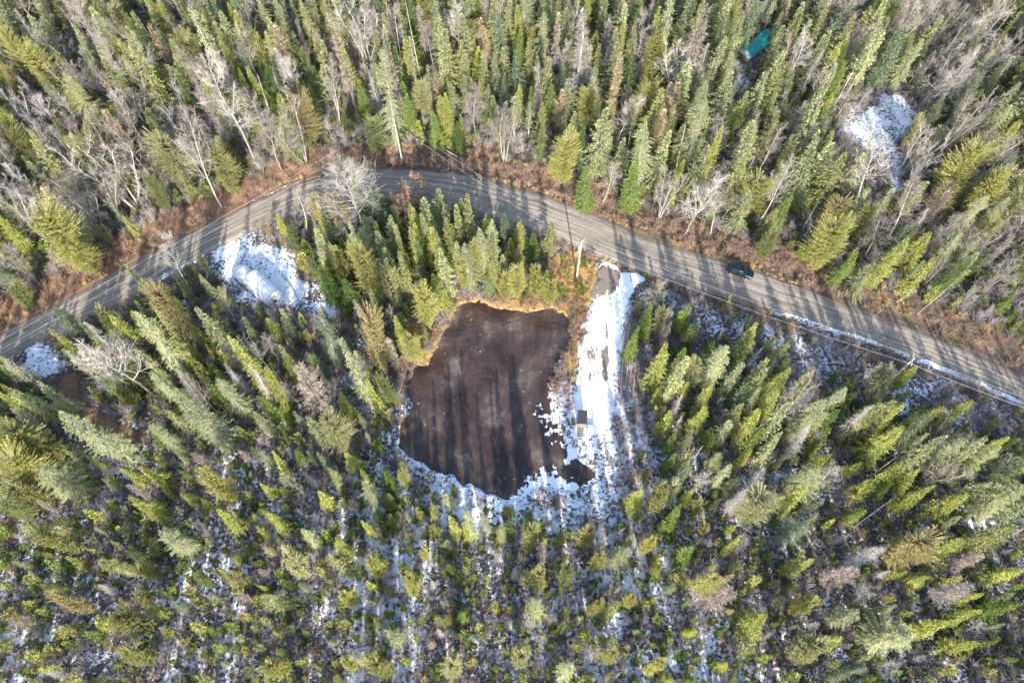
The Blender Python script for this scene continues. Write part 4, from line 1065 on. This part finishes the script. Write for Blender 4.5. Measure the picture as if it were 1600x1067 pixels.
# ------------------------------------------------------------------ scattered masses (geometry nodes)
def scatter(name, meshes, pos, rotz, scl, idx_, label, kind='stuff', tilt=None):
    col = bpy.data.collections.new(name + '_shapes')
    for k, me in enumerate(meshes):
        o = bpy.data.objects.new(f'{name}_{k:02d}', me); col.objects.link(o)
    n = len(pos)
    pm = bpy.data.meshes.new(name)
    pm.vertices.add(n); pm.vertices.foreach_set('co', np.asarray(pos, np.float32).ravel())
    a = pm.attributes.new('turn', 'FLOAT_VECTOR', 'POINT')
    rv = np.zeros((n, 3), np.float32); rv[:, 2] = rotz
    if tilt is not None: rv[:, :2] = tilt
    a.data.foreach_set('vector', rv.ravel())
    a = pm.attributes.new('size', 'FLOAT_VECTOR', 'POINT'); a.data.foreach_set('vector', np.asarray(scl, np.float32).ravel())
    a = pm.attributes.new('pick', 'INT', 'POINT'); a.data.foreach_set('value', np.asarray(idx_, np.int32))
    pm.update()
    ng = bpy.data.node_groups.new(name + '_nodes', 'GeometryNodeTree')
    ng.interface.new_socket('Geometry', in_out='INPUT', socket_type='NodeSocketGeometry')
    ng.interface.new_socket('Geometry', in_out='OUTPUT', socket_type='NodeSocketGeometry')
    gi = ng.nodes.new('NodeGroupInput'); go = ng.nodes.new('NodeGroupOutput')
    ip = ng.nodes.new('GeometryNodeInstanceOnPoints'); ci = ng.nodes.new('GeometryNodeCollectionInfo')
    ci.inputs['Collection'].default_value = col; ci.inputs['Separate Children'].default_value = True; ci.inputs['Reset Children'].default_value = True
    ip.inputs['Pick Instance'].default_value = True
    def na(nm, typ):
        q = ng.nodes.new('GeometryNodeInputNamedAttribute'); q.data_type = typ; q.inputs['Name'].default_value = nm
        return [s for s in q.outputs if s.enabled and s.name == 'Attribute'][0]
    ng.links.new(gi.outputs[0], ip.inputs['Points']); ng.links.new(ci.outputs[0], ip.inputs['Instance'])
    ng.links.new(na('pick', 'INT'), ip.inputs['Instance Index'])
    ng.links.new(na('turn', 'FLOAT_VECTOR'), ip.inputs['Rotation'])
    ng.links.new(na('size', 'FLOAT_VECTOR'), ip.inputs['Scale'])
    ng.links.new(ip.outputs[0], go.inputs[0])
    o = bpy.data.objects.new(name, pm); COL.objects.link(o)
    md = o.modifiers.new('scatter', 'NODES'); md.node_group = ng
    tag(o, label, kind=kind)
    return o

def tints(kind):
    cs = [c for _, c in COLORS[kind]]
    return [(k / max(1, len(cs) - 1), c) for k, c in enumerate(cs)]
SM = {k: foliage_mat('mass_' + k, tints(k), .2 if k in ('spruce', 'fir', 'cedar') else .05) for k in COLORS}
mass = {}
for t in stuff_trees: mass.setdefault(ONAME[t['kind']], []).append(t)
WN = {'spruce_tree': 'spruce_woods', 'fir_tree': 'fir_woods', 'cedar_tree': 'cedar_woods', 'larch_tree': 'larch_woods', 'leafless_tree': 'leafless_woods', 'oak_tree': 'oak_woods', 'dead_tree': 'dead_woods'}
for nm, lst in mass.items():
    kinds = sorted({pk(t) for t in lst}); meshes, off = [], {}
    for kd in kinds:
        off[kd] = len(meshes)
        for (c, tr, H0, R0, ex) in PROTO[kd][:3]:
                        # join trunk quads after the crown's
            cc_ = np.zeros(len(c.vertices) * 3, np.float32); c.vertices.foreach_get('co', cc_)
            tt_ = np.zeros(len(tr.vertices) * 3, np.float32); tr.vertices.foreach_get('co', tt_)
            me = qmesh(nm + '_shape', np.r_[cc_, tt_].reshape(-1, 4, 3), SM[CK[kd.replace('_young', '').replace('_big', '')]]); me.materials.append(tr.materials[0])
            mi = np.r_[np.zeros(len(c.polygons), np.int32), np.ones(len(tr.polygons), np.int32)]
            me.polygons.foreach_set('material_index', mi)
            meshes.append(me)
    pos = [(t['x'], t['y'], t['z']) for t in lst]
    scl = [(t['r'] / PROTO[pk(t)][0][3],) * 2 + (t['h'] / 10.,) for t in lst]
    ix = [off[pk(t)] + random.randrange(min(3, len(PROTO[pk(t)]))) for t in lst]
    scatter(WN[nm], meshes, pos, rng.random(len(lst)) * 6.283, scl, ix, f"mass of smaller {CATN[nm]} trees filling the woods")

# undergrowth
def brush_mat(name, stops): return foliage_mat(name, stops, .05, .45)
B_grey = brush_mat('grey_twigs', [(0, (.30, .27, .275)), (.5, (.20, .165, .165)), (1, (.42, .39, .38))])
B_rus = brush_mat('russet_twigs', [(0, (.24, .145, .105)), (.4, (.32, .225, .165)), (.7, (.19, .14, .12)), (1, (.40, .28, .18))])
B_tan = brush_mat('dry_grass_blades', [(0, (.42, .30, .12)), (.5, (.5, .38, .2)), (1, (.35, .2, .07))])
B_grn = brush_mat('seedling_needles', [(0, (.10, .14, .03)), (.4, (.17, .19, .05)), (.7, (.06, .09, .03)), (1, (.22, .21, .06))])
g_br = [qmesh('twigs', brush(300 + k, 44, 1.5, .9, .035), B_grey) for k in range(4)]
r_br = [qmesh('twigs', brush(310 + k, 44, 1.5, .9, .04, 60), B_rus) for k in range(4)]
t_br = [qmesh('blades', brush(320 + k, 60, .7, .5, .035), B_tan) for k in range(3)]
s_br = [qmesh('seedling', conifer(330 + k, 3, .95, .02, 'cone', .24, 8, .5, .14, (-5, 45), stick=False, gap=.45)[0], B_grn) for k in range(4)]
def cloud(n):
    x = rng.uniform(-150, 150, n); y = rng.uniform(-10, 165, n); u, v = P(x, y, 0)
    k = (u > -120) & (u < 1720); return x[k], y[k], u[k], v[k]
def put_cloud(name, meshes, x, y, smin, smax, label):
    z = ground_z(x, y); n = len(x); s = rng.uniform(smin, smax, n)
    scatter(name, meshes, np.stack([x, y, z], 1), rng.random(n) * 6.28, np.stack([s, s, s * rng.uniform(.8, 1.2, n)], 1), rng.integers(0, len(meshes), n), label)
x, y, u, v = cloud(36000)
dr = sdist(x, y, ROAD_POLY); dp = sdist(x, y, POND); dd = sdist(x, y, DRIVE)
dc = np.minimum(np.minimum(sdist(x, y, CLEAR), sdist(x, y, WEST)), sdist(x, y, NEC) + 1)
base_ok = (dr > .9) & (dp > .6) & (dd > .8) & (dc > 0)
nrt = v < road_up(u)
k = base_ok & (vn(x, y, 5, 2) > .22) & ~(nrt & (dr < 6)) & (sdist(x, y, GRASS) > 0) & (sdist(x, y, TRACK) > 0)
k &= ~((sdist(x, y, RIM) < 0) & (rng.random(len(x)) < .6))
k &= ~((v > 720) & (rng.random(len(x)) < .3))
put_cloud('grey_undergrowth', g_br, x[k], y[k], .5, 1.5, 'grey leafless twiggy undergrowth between the trees')
x, y, u, v = cloud(60000)
dr = sdist(x, y, ROAD_POLY); dp = sdist(x, y, POND); dd = sdist(x, y, DRIVE)
nrt = v < road_up(u)
wide = np.where((u > 590) & (u < 800), 9., 6.5)
dc = np.minimum(sdist(x, y, CLEAR), sdist(x, y, WEST))
rim = (dp > .1) & (dp < 2.6) & (v < 640)
sou = (~nrt) & (dr > 1.0) & (dp > .5) & (dd > .6) & (dc > .2) & (rng.random(len(x)) < .10)
k = (nrt & (dr > .5) & (dr < wide) & (vn(x, y, 3.5, 9) > .3) & (rng.random(len(x)) < .8)) | rim | sou | ((~nrt) & (dr > .6) & (dr < 3.2) & (dd > .8) & (dc > .3) & (u > 760) & (sdist(x, y, GRASS) > 0))
k |= (sdist(x, y, SLASH) < 0) & (dd > .5) & (rng.random(len(x)) < .4)
put_cloud('russet_brush', r_br, x[k], y[k], .4, 1.15, 'russet leafless brush along the road verge and pond rim')
x, y, u, v = cloud(60000)
dr = sdist(x, y, ROAD_POLY); dp = sdist(x, y, POND); dd = sdist(x, y, DRIVE)
k = (((sdist(x, y, GRASS) < .5) | (sdist(x, y, GRASS2) < 0)) & (dp > .3) & (dd > .3)) & (dr > .3) | ((dr > .2) & (dr < 1.8) & (u > 740) & (u < 1250) & (dd > .5) & (rng.random(len(x)) < .6)) | ((v < road_up(u)) & (dr > .8) & (dr < 7) & (vn(x, y, 3, 10) > .66))
put_cloud('dry_grass', t_br, x[k], y[k], .5, 1.1, 'dry tan grass around the driveway mouth and pond')
x, y, u, v = cloud(15000)
dr = sdist(x, y, ROAD_POLY); dp = sdist(x, y, POND); dd = sdist(x, y, DRIVE)
dc = np.min([sdist(x, y, q) for q in (CLEAR, WEST, NEC, SLASH, TRACK, RIM)], axis=0)
k = (dr > np.where(v < road_up(u), 6.5, 2.5)) & (dp > 1.5) & (dd > 1.5) & (dc > .5) & (sdist(x, y, SSTRIP) > 0)
put_cloud('conifer_seedlings', s_br, x[k], y[k], .25, .8, 'low green conifer seedlings covering the forest floor')

# ------------------------------------------------------------------ fallen logs
def log_mesh(Ln, r_, bend, mt, stubs=0, seed=0):
    g = np.random.default_rng(seed)
    Q = [tubeq([(-Ln / 2, 0, 0), (-Ln / 6, bend, 0.02), (Ln / 6, bend * .8, 0.02), (Ln / 2, 0, 0)], [r_, r_ * .92, r_ * .8, r_ * .6], 6)]
    for k in range(stubs):
        s = g.uniform(-.1, .48) * Ln; a = g.uniform(-1, 1)
        Q.append(tubeq([(s, 0, 0), (s + .4, math.sin(a) * .7, abs(math.cos(a)) * .3)], [.03, .012], 3, False))
    return qmesh('log', np.concatenate(Q), mt)
FL = [log_mesh(10, .11, .2, M_bark_dead, 7, 1), log_mesh(10, .07, -.35, M_bark_dead, 9, 2), log_mesh(10, .12, .1, M_bark_pale, 4, 3)]
fl = [(100, 640, 165, 700), (20, 665, 60, 700), (160, 560, 200, 640), (315, 620, 350, 660), (270, 660, 315, 700), (90, 620, 130, 660), (170, 728, 215, 745), (95, 700, 140, 745), (385, 395, 360, 440),
      (440, 430, 470, 475), (620, 700, 648, 740), (110, 855, 200, 870), (180, 800, 250, 850), (1080, 660, 1130, 668), (1215, 738, 1265, 730), (1340, 780, 1400, 745), (1300, 810, 1340, 790), (1035, 500, 1060, 560),
      (820, 985, 850, 1000), (905, 920, 935, 900), (1050, 880, 1085, 850), (640, 910, 660, 870), (560, 960, 590, 945), (1470, 1010, 1520, 1050), (1240, 960, 1300, 950), (700, 960, 720, 985), (320, 985, 370, 960),
      (1350, 150, 1385, 175), (1385, 160, 1400, 190), (1375, 115, 1400, 150), (610, 230, 640, 215), (660, 220, 700, 212), (690, 232, 715, 245), (970, 960, 1000, 985), (1180, 800, 1215, 830)]
for k, (a, b, c_, d_) in enumerate(fl):
    p, q = np.array(ground_of(a, b, 0)), np.array(ground_of(c_, d_, 0)); m = (p + q) / 2; Ln = np.linalg.norm(q - p)
    z = float(ground_z(m[0], m[1])); z = max(z, WATER_Z) + .18
    ang = math.atan2(q[1] - p[1], q[0] - p[0])
    o = obj('fallen_log', FL[k % 3], None, (m[0], m[1], z), (0, R(random.uniform(-2, 2)), ang), (Ln / 10, 1, 1))
    uu_, vv_ = P(m[0], m[1], 0)
    inp = sdist(m[:1], m[1:], POND)[0] < 0
    tag(o, unique_label('pale sunken log' if inp else 'pale fallen log', float(uu_), float(vv_), m[0], m[1]), 'log', 'fallen logs')

# cut logs piled beside the driveway
LM = [log_mesh(7, .13, .05, M_log, 0, 11), log_mesh(7, .10, -.08, M_log, 0, 12), log_mesh(7, .11, .05, M_bark_dead, 0, 13)]
ORD = 'first second third fourth fifth sixth seventh eighth ninth tenth eleventh twelfth thirteenth fourteenth fifteenth sixteenth seventeenth eighteenth nineteenth twentieth twenty-first twenty-second'.split()
cut = []
for i in range(22):
    u0 = 967 + i * 2.05 + random.uniform(-1, 1); top = 552 + random.uniform(-4, 12) + max(0, i - 14) * .8; bot = 612 + random.uniform(-14, 8) - max(0, i - 12) * 2.0
    cut.append((u0 + 3.5 + i * .12, top, u0 - 1, bot, i))
for i in range(13):
    u0 = 974 + random.uniform(0, 16); t0 = 488 + random.uniform(0, 30)
    cut.append((u0 + 5, t0, u0 - 3, t0 + random.uniform(30, 58), i + 30))
for (a, b, c_, d_, i) in cut:
    p, q = np.array(ground_of(a, b, 0)), np.array(ground_of(c_, d_, 0)); m = (p + q) / 2; Ln = np.linalg.norm(q - p)
    z = float(ground_z(m[0], m[1])) + (.16 + .2 * (i % 3) if i < 30 else .12)
    ang = math.atan2(q[1] - p[1], q[0] - p[0])
    o = obj('cut_log', LM[(i * 7) % 3], None, (m[0], m[1], z + .05), (random.random() * 6, 0, ang), (Ln / 7, random.uniform(.8, 1.2), random.uniform(.8, 1.2)))
    if i < 30: lab = f"{['reddish', 'brown', 'weathered grey'][(i * 7) % 3]} cut log in the pile right of the driveway, the {ORD[i]} from its left"
    else: lab = unique_label('thin snow-flecked cut pole', float(P(m[0], m[1])[0]), float(P(m[0], m[1])[1]), m[0], m[1])
    tag(o, lab, 'log', 'cut logs piled beside the driveway')

# ------------------------------------------------------------------ utility poles and lines
M_pole = plain('pole_wood', (.42, .37, .32), .85, var=.2)
M_wire = plain('wire_aluminium', (.42, .42, .42), .4, .3, var=.05)
M_can = plain('transformer_paint', (.62, .62, .60), .5, var=.05)
PH = 10.5
tops = [(-190, 642), (616, 189), (909, 378), (1426, 562), (1830, 704)]
pts = [np.array(ground_of(a, b, PH - .5)) for a, b in tops]
for k in (1, 2, 3):
    p = pts[k]; dirv = pts[k + 1] - pts[k - 1]; ang = math.atan2(dirv[1], dirv[0]) + math.pi / 2
    lab = {1: 'wooden utility pole on the far verge at the top of the road bend', 2: 'wooden utility pole with grey transformer beside the driveway mouth', 3: 'wooden utility pole on the near road edge right of the parked car'}[k]
    e = empty('utility_pole', (p[0], p[1], float(ground_z(p[0], p[1]))), ang, label=lab, cat='utility pole', group='utility poles along the road')
    obj('pole', qmesh('pole', tubeq([(0, 0, -.5), (0, 0, 5), (0, 0, PH)], [.17, .15, .11], 6), M_pole), e)
    obj('crossarm', qmesh('crossarm', boxq(-1.0, 1.0, -.06, .06, PH - .75, PH - .6), M_pole), e)
    for sx in (-.85, .85):
        obj('insulator', qmesh('insulator', tubeq([(sx, 0, PH - .597), (sx, 0, PH - .45)], [.06, .04], 6), M_can), e)
    if k == 2:
        obj('transformer', qmesh('transformer', np.concatenate([tubeq([(-.42, 0, PH - 2.6), (-.42, 0, PH - 1.6)], [.27, .27], 6), tubeq([(-.42, 0, PH - 1.6), (-.42, 0, PH - 1.5)], [.27, .12], 6)]), M_can), e)
for sgn, word in ((-.85, 'lower'), (.85, 'upper')):
    Q = []
    for a, b in zip(range(4), range(1, 5)):
        A, B = pts[a], pts[b]
        def at_(i):
            d = pts[min(i + 1, 4)] - pts[max(i - 1, 0)]; d = d / np.linalg.norm(d); nrm = np.array([-d[1], d[0]])
            return pts[i] + nrm * sgn * 1.0
        A2, B2 = at_(a), at_(b)
        L_ = []
        for s in np.linspace(0, 1, 13):
            q = A2 + (B2 - A2) * s; L_.append((q[0], q[1], PH - .43 - 4 * .9 * s * (1 - s)))
        Q.append(tubeq(L_, .015, 3, False))
    obj('power_line', qmesh('power_line', np.concatenate(Q), M_wire), label=f"{word} of the two pale power lines strung along the road", cat='power line', group='power lines')

# ------------------------------------------------------------------ parked car
M_paint = plain('dark_teal_car_paint', (.005, .02, .026), .22, .3, var=.05, spec=.6)
M_glass = plain('dark_window_glass', (.012, .016, .02), .06, 0., var=.05, spec=.8)
M_tyre = plain('tyre_rubber', (.02, .02, .02), .8, var=.1)
M_chrome = plain('light_trim', (.6, .6, .58), .3, .7, var=.05)
M_red = plain('red_lamp', (.35, .02, .02), .25, var=.05)
pc = np.array(ground_of(1157, 424, .7))
j = np.argmin(((ROAD_U - pc) ** 2).sum(1)); dv = ROAD_U[j + 3] - ROAD_U[j - 3]; ang = math.atan2(dv[1], dv[0])
car = empty('parked_car', (pc[0], pc[1], .13), ang, label='dark teal hatchback parked on the far side of the gravel road', cat='car')
def loft(sections, mt, name, closed=True, smooth_=False):
    """sections: list of rings (k,3)"""
    V = np.concatenate(sections); k = len(sections[0]); F = []
    for i in range(len(sections) - 1):
        for q in range(k): F.append((i * k + q, i * k + (q + 1) % k, (i + 1) * k + (q + 1) % k, (i + 1) * k + q))
    F.append(tuple(range(k))[::-1]); F.append(tuple((len(sections) - 1) * k + q for q in range(k)))
    return imesh(name, V, F, mt, smooth_)
def ring(x, hw, z0, z1, chamf=.12):
    c_ = chamf
    return np.array([(x, -hw + c_, z0), (x, hw - c_, z0), (x, hw, z0 + c_), (x, hw, z1 - c_), (x, hw - c_, z1), (x, -hw + c_, z1), (x, -hw, z1 - c_), (x, -hw, z0 + c_)])
secs = [ring(-2.3, .74, .42, .74), ring(-2.18, .84, .32, .90), ring(-1.5, .91, .27, .98), ring(-.4, .93, .25, .97), ring(.9, .92, .25, .96), ring(1.5, .90, .27, .90), ring(2.1, .82, .32, .80), ring(2.3, .70, .42, .66)]
obj('body', loft(secs, M_paint, 'car_body'), car)
cab = [ring(-2.05, .66, .93, 1.05, .05), ring(-1.75, .74, .93, 1.40, .08), ring(-.3, .76, .93, 1.47, .1), ring(.35, .74, .93, 1.40, .1), ring(1.05, .66, .93, .99, .02)]
obj('windows', loft(cab, M_glass, 'car_windows'), car)
obj('roof', loft([ring(-1.72, .66, 1.36, 1.44, .03), ring(-.9, .69, 1.42, 1.50, .03), ring(-.2, .68, 1.42, 1.505, .03), ring(.35, .62, 1.36, 1.43, .03)], M_paint, 'car_roof'), car)
for sx in (-1.72, .38):
    for sy in (-1, 1): pass
for (x0, x1, nm) in ((.36, 1.02, 'pillar'),):
    for sy in (-1, 1):
        obj('pillar', qmesh('pillar', tubeq([(x0, sy * .70, 1.40), (x1, sy * .70, .99)], .035, 6), M_paint), car)
for x0 in (-1.42, 1.42):
    for sy in (-1, 1):
        w = obj('wheel', qmesh('tyre', np.concatenate([tubeq([(x0, sy * .95, .2), (x0, sy * .72, .2)], .33, 6), tubeq([(x0, sy * .95, .2), (x0, sy * .72, .2)], .33, 12, False)]), M_tyre), car)
        obj('rim', qmesh('rim', tubeq([(x0, sy * .955, .2), (x0, sy * .93, .2)], .19, 6), M_chrome), w)
for sy in (-1, 1):
    obj('headlight', qmesh('headlight', boxq(2.16, 2.31, sy * .62 - .14, sy * .62 + .14, .56, .70), M_chrome), car)
    obj('tail_light', qmesh('tail_light', boxq(-2.29, -2.16, sy * .66 - .12, sy * .66 + .12, .66, .86), M_red), car)
    obj('mirror', qmesh('mirror', boxq(.78, .92, sy * 1.0 - .08, sy * 1.0 + .08, .95, 1.07), M_paint), car)
obj('bumper', qmesh('bumper', boxq(2.2, 2.36, -.66, .66, .33, .47), M_tyre), car)
obj('bumper', qmesh('bumper', boxq(-2.36, -2.2, -.7, .7, .33, .47), M_tyre), car)
obj('number_plate', qmesh('number_plate', boxq(-2.33, -2.30, -.2, .2, .5, .62), M_chrome), car)

# ------------------------------------------------------------------ white storage shelter in the snowy clearing
M_white = plain('white_tarpaulin', (.78, .80, .82), .5, var=.06, scale=2.0, bump=.4)
M_dark = plain('dark_opening', (.03, .03, .035), .8, var=.1)
M_steel = plain('galvanised_tube', (.45, .46, .47), .4, .6, var=.1)
M_beam = plain('old_timber', (.14, .11, .09), .85, var=.25)
A0 = np.array(ground_of(388, 428, 1.2)); A1 = np.array(ground_of(428, 466, 1.2)); ax = A1 - A0; Ls = float(np.linalg.norm(ax)); ang = math.atan2(ax[1], ax[0])
sh = empty('storage_shelter', (*((A0 + A1) / 2), float(ground_z(*((A0 + A1) / 2)))), ang, label='long white tarpaulin storage shelter in the snowy clearing beside the road', cat='shelter')
def arch(x, hw, h, n=9, sag=0.):
    th = np.linspace(0, math.pi, n)
    return np.stack([np.full(n, x), -hw * np.cos(th), np.where(np.sin(th) < .02, 0, h * (.35 * (np.sin(th) > .02) + .65 * np.sin(th) ** .9) - sag * np.sin(th))], 1)
rows = [arch(xx, 1.75, 2.7, 9, .10 * (k % 2)) for k, xx in enumerate(np.linspace(-Ls / 2 + 1.2, Ls / 2, 9))]
Q = [np.stack([a_[:-1], b_[:-1], b_[1:], a_[1:]], 1) for a_, b_ in zip(rows[:-1], rows[1:])]
obj('canopy', qmesh('canopy', np.concatenate(Q), M_white), sh)
er = rows[-1]; nV = len(er)
obj('end_wall', imesh('end_wall', np.vstack([er + [-.03, 0, 0]]), [tuple(range(nV))], M_white), sh)
er0 = rows[0]
obj('end_wall', imesh('end_wall', er0 + [.03, 0, 0], [tuple(range(nV))[::-1]], M_white), sh)
obj('door_flap', qmesh('door_flap', boxq(Ls / 2 + .0, Ls / 2 + .05, -.35, .25, .1, .75), M_dark), sh)
for xx in (-Ls / 2 + 1.2, Ls / 2):
    obj('hoop', qmesh('hoop', tubeq(arch(xx, 1.79, 2.74, 9), .05, 6), M_steel), sh)
for sy in (-1, 1): obj('ground_rail', qmesh('ground_rail', tubeq([(-Ls / 2 + 1.2, sy * 1.82, .06), (Ls / 2, sy * 1.82, .06)], .05, 6), M_beam), sh)
B0 = np.array(ground_of(379, 426, 1.0))
dm = empty('covered_trailer', (B0[0], B0[1], float(ground_z(*B0))), ang, label='white domed tarpaulin over a trailer at the upper end of the shelter', cat='trailer')
rows = [np.stack([np.full(9, xx), -1.6 * s_ * np.cos(np.linspace(0, math.pi, 9)), .05 + 1.9 * s_ * np.sin(np.linspace(0, math.pi, 9)) ** .7], 1) for xx, s_ in ((-2.1, .15), (-1.9, .55), (-1.3, .85), (-.4, 1.0), (.6, .98), (1.3, .8), (1.7, .4))]
obj('tarpaulin', qmesh('tarpaulin', np.concatenate([np.stack([a_[:-1], b_[:-1], b_[1:], a_[1:]], 1) for a_, b_ in zip(rows[:-1], rows[1:])]), M_white), dm)
for sy in (-1, 1): obj('wheel', qmesh('wheel', tubeq([(-.2, sy * 1.55, .3), (-.2, sy * 1.72, .3)], .33, 6), M_tyre), dm)
obj('tow_bar', qmesh('tow_bar', tubeq([(-1.8, 0, .35), (-3.0, 0, .4)], .06, 6), M_beam), dm)
C0 = np.array(ground_of(378, 447, .2)); o = obj('timber_beam', qmesh('timber_beam', boxq(-1.5, 1.5, -.12, .12, 0, .25), M_beam), None, (C0[0], C0[1], float(ground_z(*C0)) + .02), (0, 0, ang), label='dark timber beam lying beside the white shelter', cat='beam')
C0 = np.array(ground_of(340, 462, .2)); e = empty('plastic_tub', (C0[0], C0[1], float(ground_z(*C0))), 0, label='round pale plastic tub in the brush below the white shelter', cat='tub')
obj('rim', qmesh('rim', tubeq([(0, 0, .0), (0, 0, .6)], [.55, .62], 12, False), M_white), e)
obj('bottom', imesh('bottom', [(math.cos(a_) * .56, math.sin(a_) * .56, .25) for a_ in np.arange(12) * math.pi / 6], [tuple(range(12))], plain('dirty_water', (.12, .13, .17), .2, var=.1)), e)

# ------------------------------------------------------------------ green tarpaulin woodshed beyond the road
M_green = plain('turquoise_tarpaulin', (.012, .36, .28), .4, var=.25, scale=1.8, c2=(.005, .13, .13), bump=.5)
M_tin = plain('corrugated_tin', (.42, .47, .49), .4, .4, var=.15)
A0 = np.array(ground_of(1160, 89, 1.8)); A1 = np.array(ground_of(1206, 53, 1.8)); ax = A1 - A0; Ls = float(np.linalg.norm(ax)); ang = math.atan2(ax[1], ax[0]); mc = (A0 + A1) / 2
gs = empty('tarpaulin_shed', (mc[0], mc[1], float(ground_z(*mc))), ang, label='long low shed under a turquoise tarpaulin in the woods beyond the road', cat='shed')
xs_ = np.linspace(-Ls / 2 + 1.1, Ls / 2, 10); rows = []
for k, xx in enumerate(xs_):
    yy = np.array([-1.75, -1.7, -1.1, -.5, 0, .5, 1.1, 1.7, 1.75]); zz = np.array([1.1, 1.7, 1.85, 2.0, 2.15, 2.0, 1.85, 1.7, 1.1]) - .07 * (k % 2) + .05 * np.sin(np.arange(9) * 1.7 + k)
    rows.append(np.stack([np.full(9, xx), yy, zz], 1))
obj('tarpaulin', qmesh('tarpaulin', np.concatenate([np.stack([a_[:-1], b_[:-1], b_[1:], a_[1:]], 1) for a_, b_ in zip(rows[:-1], rows[1:])]), M_green), gs)
tin = qmesh('tin_sheet', np.concatenate([boxq(-.11, .11, -1.75, 0, 0, .03), ]), M_tin)
for k in range(6):
    for sy in (0, 1):
        o = obj('tin_sheet', tin, gs, (-Ls / 2 - .15 + k * .235, 0, 2.10), (R(-14) if sy else R(14), 0, math.pi if sy else 0))
for xx in (-Ls / 2 + .1, 0, Ls / 2 - .1):
    for sy in (-1.6, 1.6): obj('post', qmesh('post', boxq(xx - .06, xx + .06, sy - .06, sy + .06, -.1, 1.6), M_beam), gs)
for k in range(3): obj('firewood', qmesh('firewood', boxq(-Ls / 2 + 1 + k * 2, -Ls / 2 + 2.7 + k * 2, -1.2, 1.2, 0, 1.0), M_log), gs)
C0 = np.array(ground_of(123, 82, .5))
M_blue = plain('blue_tarpaulin', (.02, .10, .36), .4, var=.2, bump=.4)
rows = [np.stack([np.full(7, xx), -1.0 * s_ * np.cos(np.linspace(0, math.pi, 7)), .8 * s_ * np.sin(np.linspace(0, math.pi, 7))], 1) for xx, s_ in ((-1.2, .2), (-.9, .7), (0, 1.), (.8, .75), (1.2, .2))]
obj('tarpaulin_heap', qmesh('tarpaulin_heap', np.concatenate([np.stack([a_[:-1], b_[:-1], b_[1:], a_[1:]], 1) for a_, b_ in zip(rows[:-1], rows[1:])]), M_blue), None, (C0[0], C0[1], float(ground_z(*C0))), (0, 0, .5), label='small heap under a blue tarpaulin in the upper left woods', cat='tarpaulin')

# ------------------------------------------------------------------ hut at the end of the driveway
M_roof = plain('black_roofing', (.03, .033, .04), .6, var=.15)
M_ply = plain('weathered_plywood', (.22, .19, .165), .8, var=.25)
C0 = np.array(ground_of(909, 656, 1.2)); hz = float(ground_z(*C0))
hut = empty('small_hut', (C0[0], C0[1], .05), R(-4), label='small hut with black roof on the snow at the end of the driveway', cat='hut')
def panel(name, x0, x1, y0, y1, z0, z1, mt, par=None): return obj(name, qmesh(name, boxq(x0, x1, y0, y1, z0, z1), mt), par or hut)
panel('floor', -.6, .6, -.85, .85, .35, .43, M_beam)
for k in range(5): panel('plank', -.60 + k * .241, -.60 + k * .241 + .225, -.88, -.852, .43, 2.15, M_ply)
for k in range(7):
    for sx in (-1, 1): panel('plank', min(sx * .60, sx * .63), max(sx * .60, sx * .63), -.85 + k * .243, -.85 + k * .243 + .23, .43, 2.2, M_ply)
panel('back_wall', -.6, .6, .852, .88, .43, 2.3, M_ply)
obj('roof', imesh('roof', [(-.75, -1.1, 2.17), (.75, -1.1, 2.17), (.75, 1.1, 2.37), (-.75, 1.1, 2.37), (-.75, -1.1, 2.25), (.75, -1.1, 2.25), (.75, 1.1, 2.45), (-.75, 1.1, 2.45)],
    [(0, 3, 2, 1), (4, 5, 6, 7), (0, 1, 5, 4), (1, 2, 6, 5), (2, 3, 7, 6), (3, 0, 4, 7)], M_roof), hut)
for sx in (-.55, .55):
    for sy in (-.8, .8): panel('leg', sx - .05, sx + .05, sy - .05, sy + .05, -.1, .35, M_beam)
for k in range(4): panel('ramp_board', -.45, .45, -1.25 - k * .36, -.92 - k * .36, .30 - k * .09, .34 - k * .09, M_ply)
for sx in (-.62, .52): panel('handrail', sx, sx + .08, -2.3, -.9, .5, .58, M_ply)
C1 = np.array(ground_of(899.5, 659, .3))
o = obj('crate', qmesh('crate', np.concatenate([boxq(-.3, .3, -.55, .55, 0, .5), boxq(-.33, .33, -.58, .58, .503, .56)]), M_beam), None, (C1[0] - .35, C1[1], .08), (0, 0, .05), label='dark brown crate against the left wall of the hut', cat='crate')
C1 = np.array(ground_of(923, 673, .3))
co = empty('storage_box', (C1[0], C1[1], .02), R(-8), label='pale white storage box with slanted lid right of the hut', cat='box')
M_pale = plain('pale_plastic', (.55, .62, .58), .5, var=.1)
panel('tub', -.45, .45, -.65, .65, 0, .6, M_pale, co)
obj('lid', imesh('lid', [(-.5, -.7, .603), (.5, -.7, .603), (.5, .7, .70), (-.5, .7, .70), (-.5, -.7, .66), (.5, -.7, .66), (.5, .7, .76), (-.5, .7, .76)],
    [(0, 3, 2, 1), (4, 5, 6, 7), (0, 1, 5, 4), (1, 2, 6, 5), (2, 3, 7, 6), (3, 0, 4, 7)], M_white), co)
